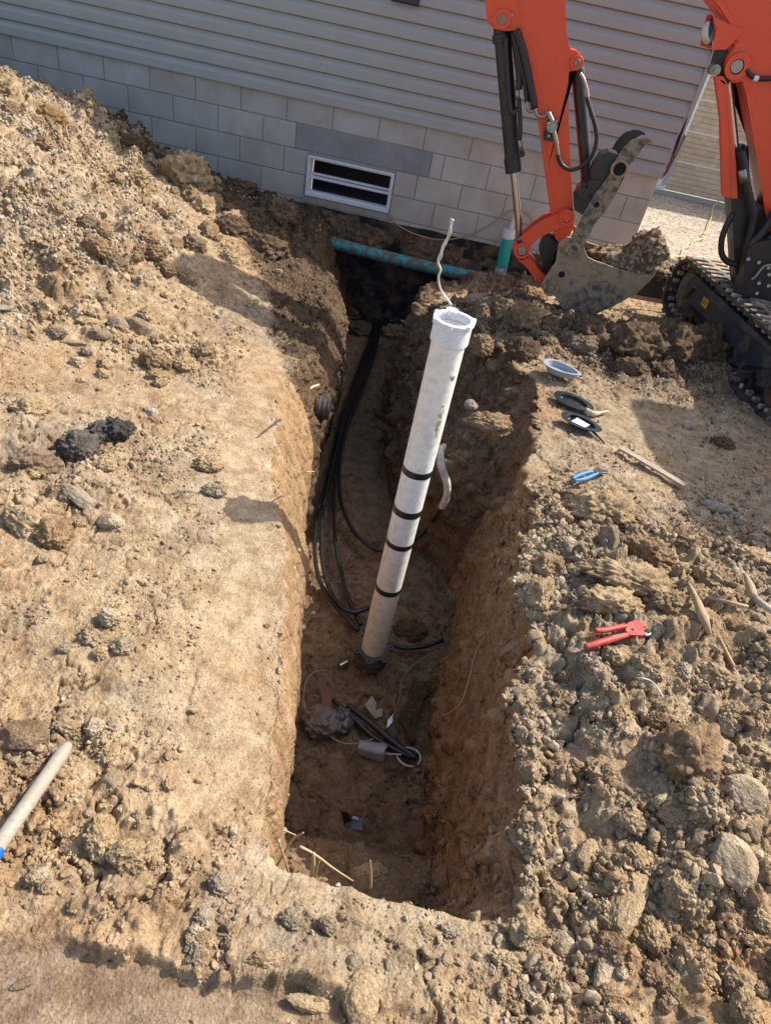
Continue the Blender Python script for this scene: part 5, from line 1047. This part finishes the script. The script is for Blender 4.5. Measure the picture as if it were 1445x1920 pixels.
# yellow string and rusty peg on the driveway
bm = B(); tube(bm, [atz(a, b, -.925) for a, b in ((1352,372),(1336,388),(1333,405),(1326,430),(1318,437),(1322,445),(1300,452),(1293,462),(1280,466),(1275,480),(1262,481),(1255,484))], .007, 6, 5); top('string_line', bm, paint('yellow_string', (.62, .48, .18), .8, bumps=0), 'yellow string lying in a zigzag across the gravel driveway', 'string', smooth='all')
bm = B(); a, b = Vector(atz(1272, 484, -.88)), Vector(atz(1296, 500, -.88)); d = b-a; tube(bm, [a, a+d*.3, a+d*.65, a+d*.7, a+d*.95, b+d*.1], .05, 16, smooth=False, rr=[.02, .035, .045, .038, .045, .02]); top('rusty_fitting', bm, paint('rust', (.20, .115, .065), .85, dirt=.5, dirtcol=(.3, .23, .15), dscale=12, bumps=.5), 'rusty cylindrical fitting on the gravel beside the dozer blade', 'fitting', smooth=40)

# ------------------------------------------------------------------ rocks and clods that stand out
LUMPS = {}
def lmesh(kind, k):
    key = (kind, k)
    if key not in LUMPS:
        bm = B(); bmesh.ops.create_icosphere(bm, subdivisions=5, radius=1.); me = bpy.data.meshes.new(kind); bm.to_mesh(me); bm.free()
        V = np.empty(len(me.vertices)*3); me.vertices.foreach_get('co', V); V = V.reshape(-1, 3); rg = np.random.default_rng(900+k+{'rock': 0, 'slab': 30, 'clod': 60}[kind])
        npl, lo, hi, am, cl = {'rock': (9, .68, .95, .16, .04), 'slab': (11, .5, .9, .18, .10), 'clod': (8, .58, .92, .34, .26)}[kind]
        V = V*(1+am*fbm(V*1.1+k*9, 3, .5))[:, None]
        for _ in range(npl):
            nn_ = rg.normal(size=3); nn_ /= np.linalg.norm(nn_); d_ = V@nn_-rg.uniform(lo, hi); V -= np.clip(d_, 0, None)[:, None]*nn_*.88
        nr_ = V/np.linalg.norm(V, axis=1, keepdims=True)
        cre = np.clip(.06-np.abs(fbm(V*1.9+k*5, 3, .55)), 0, 1)/.06
        V = V+nr_*(fbm(V*4+k, 4, .65)*am*.55+clods((V+k*3)*3.6, .8, k)*cl*1.5+clods((V+k)*8, 1.2, k+3)*(cl*.8+.02)+fbm(V*13+k, 3, .6)*.045+clods((V+k)*17, 1.2, k+5)*(cl*.30+.01)-cre*cl*.6)[:, None]
        V *= np.array({'rock': (1, .9, .8), 'slab': (1, .66, .5), 'clod': (1, .9, .85)}[kind])
        me.vertices.foreach_set('co', V.ravel()); me.materials.append(SOIL_O); me.polygons.foreach_set('use_smooth', np.ones(len(me.polygons), bool)); LUMPS[key] = me
        me = LUMPS[key]
    return LUMPS[key]
def item(kind, px, py, w_, h_, colr, label, name=None, group=None, sink=.18, rot=None, seed=None, flat_=.95, floor=False):
    """w_, h_: size in the photograph in pixels -> metres at that place"""
    p_ = Vector(GS(px, py+h_*.12, 0, floor)); dep_ = float(-(CAMR @ (np.array(p_)-CAMP))[2]); m_ = dep_/FPX
    a = w_*m_/2; b = h_*m_/2*1.12; rt = RNG.uniform(0, 6.28) if rot is None else rad(rot)
    lu = rt if rot is not None else RNG.uniform(-.5, .5)
    sz = Vector((a, b, min(a, b)*flat_))*1.08
    o = place_lump(name or kind, lmesh(kind, (seed if seed is not None else int(RNG.integers(0, 6)))), p_+Vector((0, 0, sz.z*(.50-sink*2))), sz, (RNG.uniform(-.25, .25), RNG.uniform(-.25, .25), lu), colr, label, 'rock' if kind != 'clod' else 'clod', group)
    return o
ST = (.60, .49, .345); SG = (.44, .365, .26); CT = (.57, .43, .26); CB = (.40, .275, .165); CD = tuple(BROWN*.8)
for a in [
 ('rock',1393,1482,74,72,ST,'rounded pale stone half buried near the right edge'),
 ('rock',1372,1604,76,100,ST,'pear-shaped tan stone below the rounded pale stone'),
 ('slab',1172,1688,150,78,CT,'long wedge-shaped clod leaning at the lower right',None,62),
 ('slab',1200,1535,84,36,ST,'long narrow tan stone lying diagonally at the lower right',None,-35),
 ('slab',1100,1598,62,46,CT,'flat-faced clod just left of the long wedge clod',None,70),
 ('clod',1190,1598,42,48,CT,'upright clod between the wedge clod and the narrow stone'),
 ('clod',1292,1410,140,110,CB,'big brown clod left of the rounded pale stone'),
 ('clod',1140,1445,90,50,CT,'wide crumbly clod above the narrow diagonal stone'),
 ('rock',673,1866,70,84,CT,'large rounded lump at the bottom centre of the picture'),
 ('slab',578,1878,100,38,CT,'thin flat-topped slab left of the large bottom lump',None,8),
 ('rock',665,1806,34,34,SG,'small round stone just above the large bottom lump'),
 ('rock',733,1813,26,42,SG,'small upright oval stone right of the round stone'),
 ('slab',1128,1835,96,40,ST,'narrow upright stone at the lower right bottom edge',None,80),
 ('rock',1058,1768,52,42,ST,'pale round-topped stone above the narrow upright stone'),
 ('clod',1222,1745,54,62,CT,'lumpy clod right of the wedge clod foot'),
 ('clod',1393,1882,52,58,CT,'bumpy round clod in the lower right corner'),
 ('clod',1375,1828,60,50,CT,'angular clod just above the bumpy corner clod'),
 ('rock',45,1376,98,64,(.34,.24,.15),'brown weathered rock beside the tool handle tip'),
 ('slab',158,938,92,48,(.44,.36,.27),'pale wedge slab on the left bank',None,-22),
 ('rock',206,976,52,36,ST,'pale angular stone touching the wedge slab'),
 ('clod',65,868,84,60,(.34,.25,.17),'smooth brown clod left of the charcoal clumps'),
 ('clod',150,838,76,60,(.15,.135,.12),'larger charcoal-grey fibrous clump on the left bank'),
 ('clod',226,803,54,54,(.085,.083,.083),'blackest charcoal clump with pale fibres on the left bank'),
 ('clod',190,812,52,46,(.17,.16,.15),'grey clod between the two charcoal clumps'),
 ('clod',62,765,72,46,CT,'tan clod with a dark shadow near the left edge'),
 ('slab',172,602,60,36,(.55,.42,.24),'upright yellowish stone in the row of stones on the left',None,60),
 ('rock',222,607,38,34,(.36,.28,.20),'rounded brown stone right of the yellowish stone'),
 ('rock',262,612,54,32,(.42,.33,.23),'longer brown stone ending the row of stones'),
 ('rock',189,627,40,26,(.38,.30,.22),'low brown stone in front of the row of stones'),
 ('slab',138,642,44,20,(.46,.38,.28),'thin pale slab lying below the yellowish stone',None,20),
 ('clod',105,625,36,26,(.33,.26,.19),'small brown clod left of the thin pale slab'),
 ('clod',285,672,42,42,CB,'left of two dark clods sunk in a pit on the left bank'),
 ('clod',312,682,34,38,CB,'right of two dark clods sunk in a pit on the left bank'),
 ('clod',292,705,36,28,CT,'small clod below the two dark pit clods'),
 ('rock',285,773,24,24,(.58,.52,.43),'small whitish stone alone on the left bank'),
 ('clod',392,872,50,42,CT,'square tan clod with a shadow on its left'),
 ('clod',402,920,40,30,SG,'greyish clod just below the square tan clod'),
 ('slab',12,575,52,24,(.42,.36,.28),'cylindrical pale stone at the left edge above the bench',None,60),
 ('clod',45,975,80,50,CT,'wide tan clod left of the pale wedge slab'),
 ('clod',105,1000,70,60,CB,'rough brown clod below the pale wedge slab'),
 ('clod',190,1560,56,70,CT,'pale ragged clod right of the tool handle'),
 ('clod',238,1600,72,60,CT,'larger pale ragged clod casting a shadow down left'),
 ('clod',282,1590,34,48,CT,'small upright clod at the right end of the ragged row'),
 ('rock',212,1462,36,40,SG,'blocky greyish stone above the ragged clods'),
 ('clod',145,1490,44,36,CT,'clod just right of the handle shaft'),
 ('clod',130,1365,50,34,CT,'low clod right of the brown weathered rock'),
 ('slab',40,1845,44,24,(.33,.25,.17),'dark tilted flake near the lower left corner',None,40),
 ('clod',180,1195,54,40,(.50,.40,.27),'pale clod in the upper group on the left bank'),
 ('clod',235,1210,50,36,(.50,.40,.27),'pale clod beside the upper left group'),
 ('clod',345,326,86,80,CT,'big sunlit chunk perched at the foot of the mound by the wall'),
 ('clod',310,300,70,36,(.26,.2,.14),'dark chunk behind the big sunlit chunk'),
 ('clod',372,372,50,56,CB,'upright clod right below the sunlit chunk'),
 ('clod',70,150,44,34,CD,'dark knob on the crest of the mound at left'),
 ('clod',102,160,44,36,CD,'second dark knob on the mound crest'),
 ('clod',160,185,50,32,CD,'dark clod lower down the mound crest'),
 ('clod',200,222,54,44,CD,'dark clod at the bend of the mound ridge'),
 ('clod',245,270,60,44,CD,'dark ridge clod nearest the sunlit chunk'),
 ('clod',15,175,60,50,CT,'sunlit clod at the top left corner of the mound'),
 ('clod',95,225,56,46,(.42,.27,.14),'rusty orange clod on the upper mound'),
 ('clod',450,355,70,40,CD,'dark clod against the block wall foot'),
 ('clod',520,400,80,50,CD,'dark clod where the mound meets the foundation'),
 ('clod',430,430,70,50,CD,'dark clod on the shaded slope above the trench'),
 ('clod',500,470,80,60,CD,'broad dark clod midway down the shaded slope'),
 ('clod',1130,955,110,76,CT,'large angular clod just below the blue pliers'),
 ('slab',1080,925,66,40,CB,'brown block directly under the pliers handles',None,10),
 ('clod',1180,1085,150,70,CT,'broad clod mass in the middle of the right bank'),
 ('clod',1140,1125,120,60,CT,'crusty clod ledge above the red cutter'),
 ('clod',1010,1110,64,60,CT,'clod on the trench rim left of the crusty ledge'),
 ('clod',1025,1060,60,48,CT,'smaller rim clod above the other rim clod'),
 ('clod',1210,1030,90,56,CB,'shadow-edged clod at the border of the shade'),
 ('clod',1280,1010,70,40,CB,'flat brown clod lying in the edge of the shade'),
 ('clod',1340,1085,76,60,CT,'lumpy clod near the splintered root'),
 ('clod',1265,1130,70,50,CT,'clod just left of the splintered root'),
 ('clod',1400,1040,80,46,CT,'clod at the right edge above the pale twig'),
 ('clod',1155,1228,52,40,CT,'squat clod supporting the red cutter'),
 ('clod',1215,1245,60,44,CT,'clod just right of and below the cutter jaw'),
 ('clod',1340,1262,64,40,CT,'clod by the right edge below the splintered root'),
 ('clod',1270,1660,54,50,CT,'clod right of the wedge clod'),
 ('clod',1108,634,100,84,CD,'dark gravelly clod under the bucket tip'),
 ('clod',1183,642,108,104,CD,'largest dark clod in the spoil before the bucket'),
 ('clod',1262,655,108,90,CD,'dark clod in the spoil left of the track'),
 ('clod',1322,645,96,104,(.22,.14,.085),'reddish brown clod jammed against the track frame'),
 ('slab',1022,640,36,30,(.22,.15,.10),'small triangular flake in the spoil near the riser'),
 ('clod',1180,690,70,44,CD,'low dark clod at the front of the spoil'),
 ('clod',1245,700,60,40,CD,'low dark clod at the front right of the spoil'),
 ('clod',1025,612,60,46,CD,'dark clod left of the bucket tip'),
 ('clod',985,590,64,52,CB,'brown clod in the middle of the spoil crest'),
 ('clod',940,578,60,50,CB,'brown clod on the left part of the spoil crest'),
 ('clod',893,566,50,36,CT,'sunlit clod just behind the riser top'),
 ('clod',838,588,44,34,CT,'sunlit clod at the trench edge left of the riser top'),
 ('clod',1000,552,50,28,CB,'crest clod left of the bucket link'),
 ('clod',900,645,44,40,CB,'clod just right of the riser collar'),
 ('clod',915,795,80,50,CB,'clod resting on the ledge right of the riser'),
 ('rock',882,758,26,26,(.42,.38,.31),'small pale stone on the ledge right of the riser'),
 ('clod',1356,832,44,30,(.2,.13,.08),'small rusty clod alone on the shaded flat by the track'),
 ('rock',1290,800,24,16,(.5,.42,.36),'small pinkish stone on the shaded flat'),
 ('rock',1340,950,60,26,(.44,.40,.33),'pale flat stone at the right edge of the shaded flat'),
 ('clod',412,1655,46,36,SG,'grey crumbly clod at the lower left of the trench'),
 ('clod',548,1722,40,30,SG,'left grey clod below the near trench lip'),
 ('clod',612,1730,34,28,SG,'middle grey clod below the near trench lip'),
 ('clod',845,1738,44,28,SG,'grey clod below the right part of the near lip'),
 ('clod',800,1752,60,34,CT,'tan clod between grey clods below the near lip'),
 ('clod',985,1745,70,60,CT,'clod at the near right corner of the trench'),
 ('clod',950,1805,60,40,CT,'clod at the bottom right of the foreground'),
 ('clod',730,1860,50,40,CT,'clod right of the large bottom lump'),
 ('clod',500,1795,70,30,CT,'low clod above the thin flat slab')]:
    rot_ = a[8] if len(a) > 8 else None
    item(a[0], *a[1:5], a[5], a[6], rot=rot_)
for a in [('clod',655,584,70,44,CD,'dark clod at the far left end of the trench floor'),('clod',668,618,54,36,CD,'dark clod just before the far end clod on the trench floor'),
          ('clod',742,628,60,36,CB,'brown clod under the shiny fitting on the trench floor'),('clod',760,660,40,26,CB,'small brown clod on the floor near the far right side'),
          ('clod',690,1640,70,36,CT,'earth lump at the foot of the near trench end'),('rock',560,1450,34,30,CB,'brown stone by the left side of the trench floor'),
          ('clod',770,1180,60,40,CD,'dark clod right of the riser on the trench floor'),('clod',700,1300,34,24,CB,'clod behind the card scraps')]:
    item(*a[:7], floor=True)
# many more of the same kind: labelled together, as nothing tells them apart
def field(name, n_, boxes, smin, smax, cols, label, group, kind='clod'):
    k = 0; tries = 0
    while k < n_ and tries < n_*30:
        tries += 1; (x0, y0, x1, y1) = boxes[int(RNG.integers(0, len(boxes)))]
        px, py = RNG.uniform(x0, x1), RNG.uniform(y0, y1); p_ = atz(px, py, -.6); r = int(np.clip(np.searchsorted(yrow, p_[1]), 1, NR-2))
        if rimL[r]-.05 < p_[0] < rimR[r]+.05 or any(a_ < px < c_ and b_ < py < d_ for a_, b_, c_, d_ in ((995,655,1300,930),(1075,1140,1245,1240),(0,1370,165,1620))): continue
        s_ = smin+(smax-smin)*RNG.random()**2.2
        item(kind, px, py, s_*RNG.uniform(.9, 1.3), s_, np.array(cols[int(RNG.integers(0, len(cols)))])*RNG.uniform(.85, 1.12), label, name, group, sink=.16, flat_=.95); k += 1
field('clod', 75, [(1010,1000,1440,1300),(1000,1330,1440,1880),(1120,1500,1440,1900)], 16, 44, [CT, ST, CB, CT], 'small rough tan clod among the crumbs of the right bank', 'small clods on the right bank')
field('clod', 45, [(10,1350,330,1720),(10,850,260,1300),(120,560,420,720)], 14, 38, [CT, ST, SG, CT], 'small rough clod among the crumbs of the left bank', 'small clods on the left bank')
field('clod', 40, [(420,1700,1000,1900),(350,1700,1000,1850)], 14, 36, [CT, SG, ST], 'small clod in the crumbly strip in front of the trench', 'small clods in the foreground strip')
field('clod', 45, [(840,555,1330,710),(960,600,1330,720)], 18, 52, [CD, CB, (.3, .24, .17)], 'dark clod in the heap under the excavator bucket', 'clods in the heap under the bucket')
field('clod', 60, [(0,150,240,520),(150,330,430,560),(250,300,560,520)], 14, 46, [CT, CT, CB, (.36, .27, .17)], 'clod on the slope of the gravelly mound', 'clods on the mound')
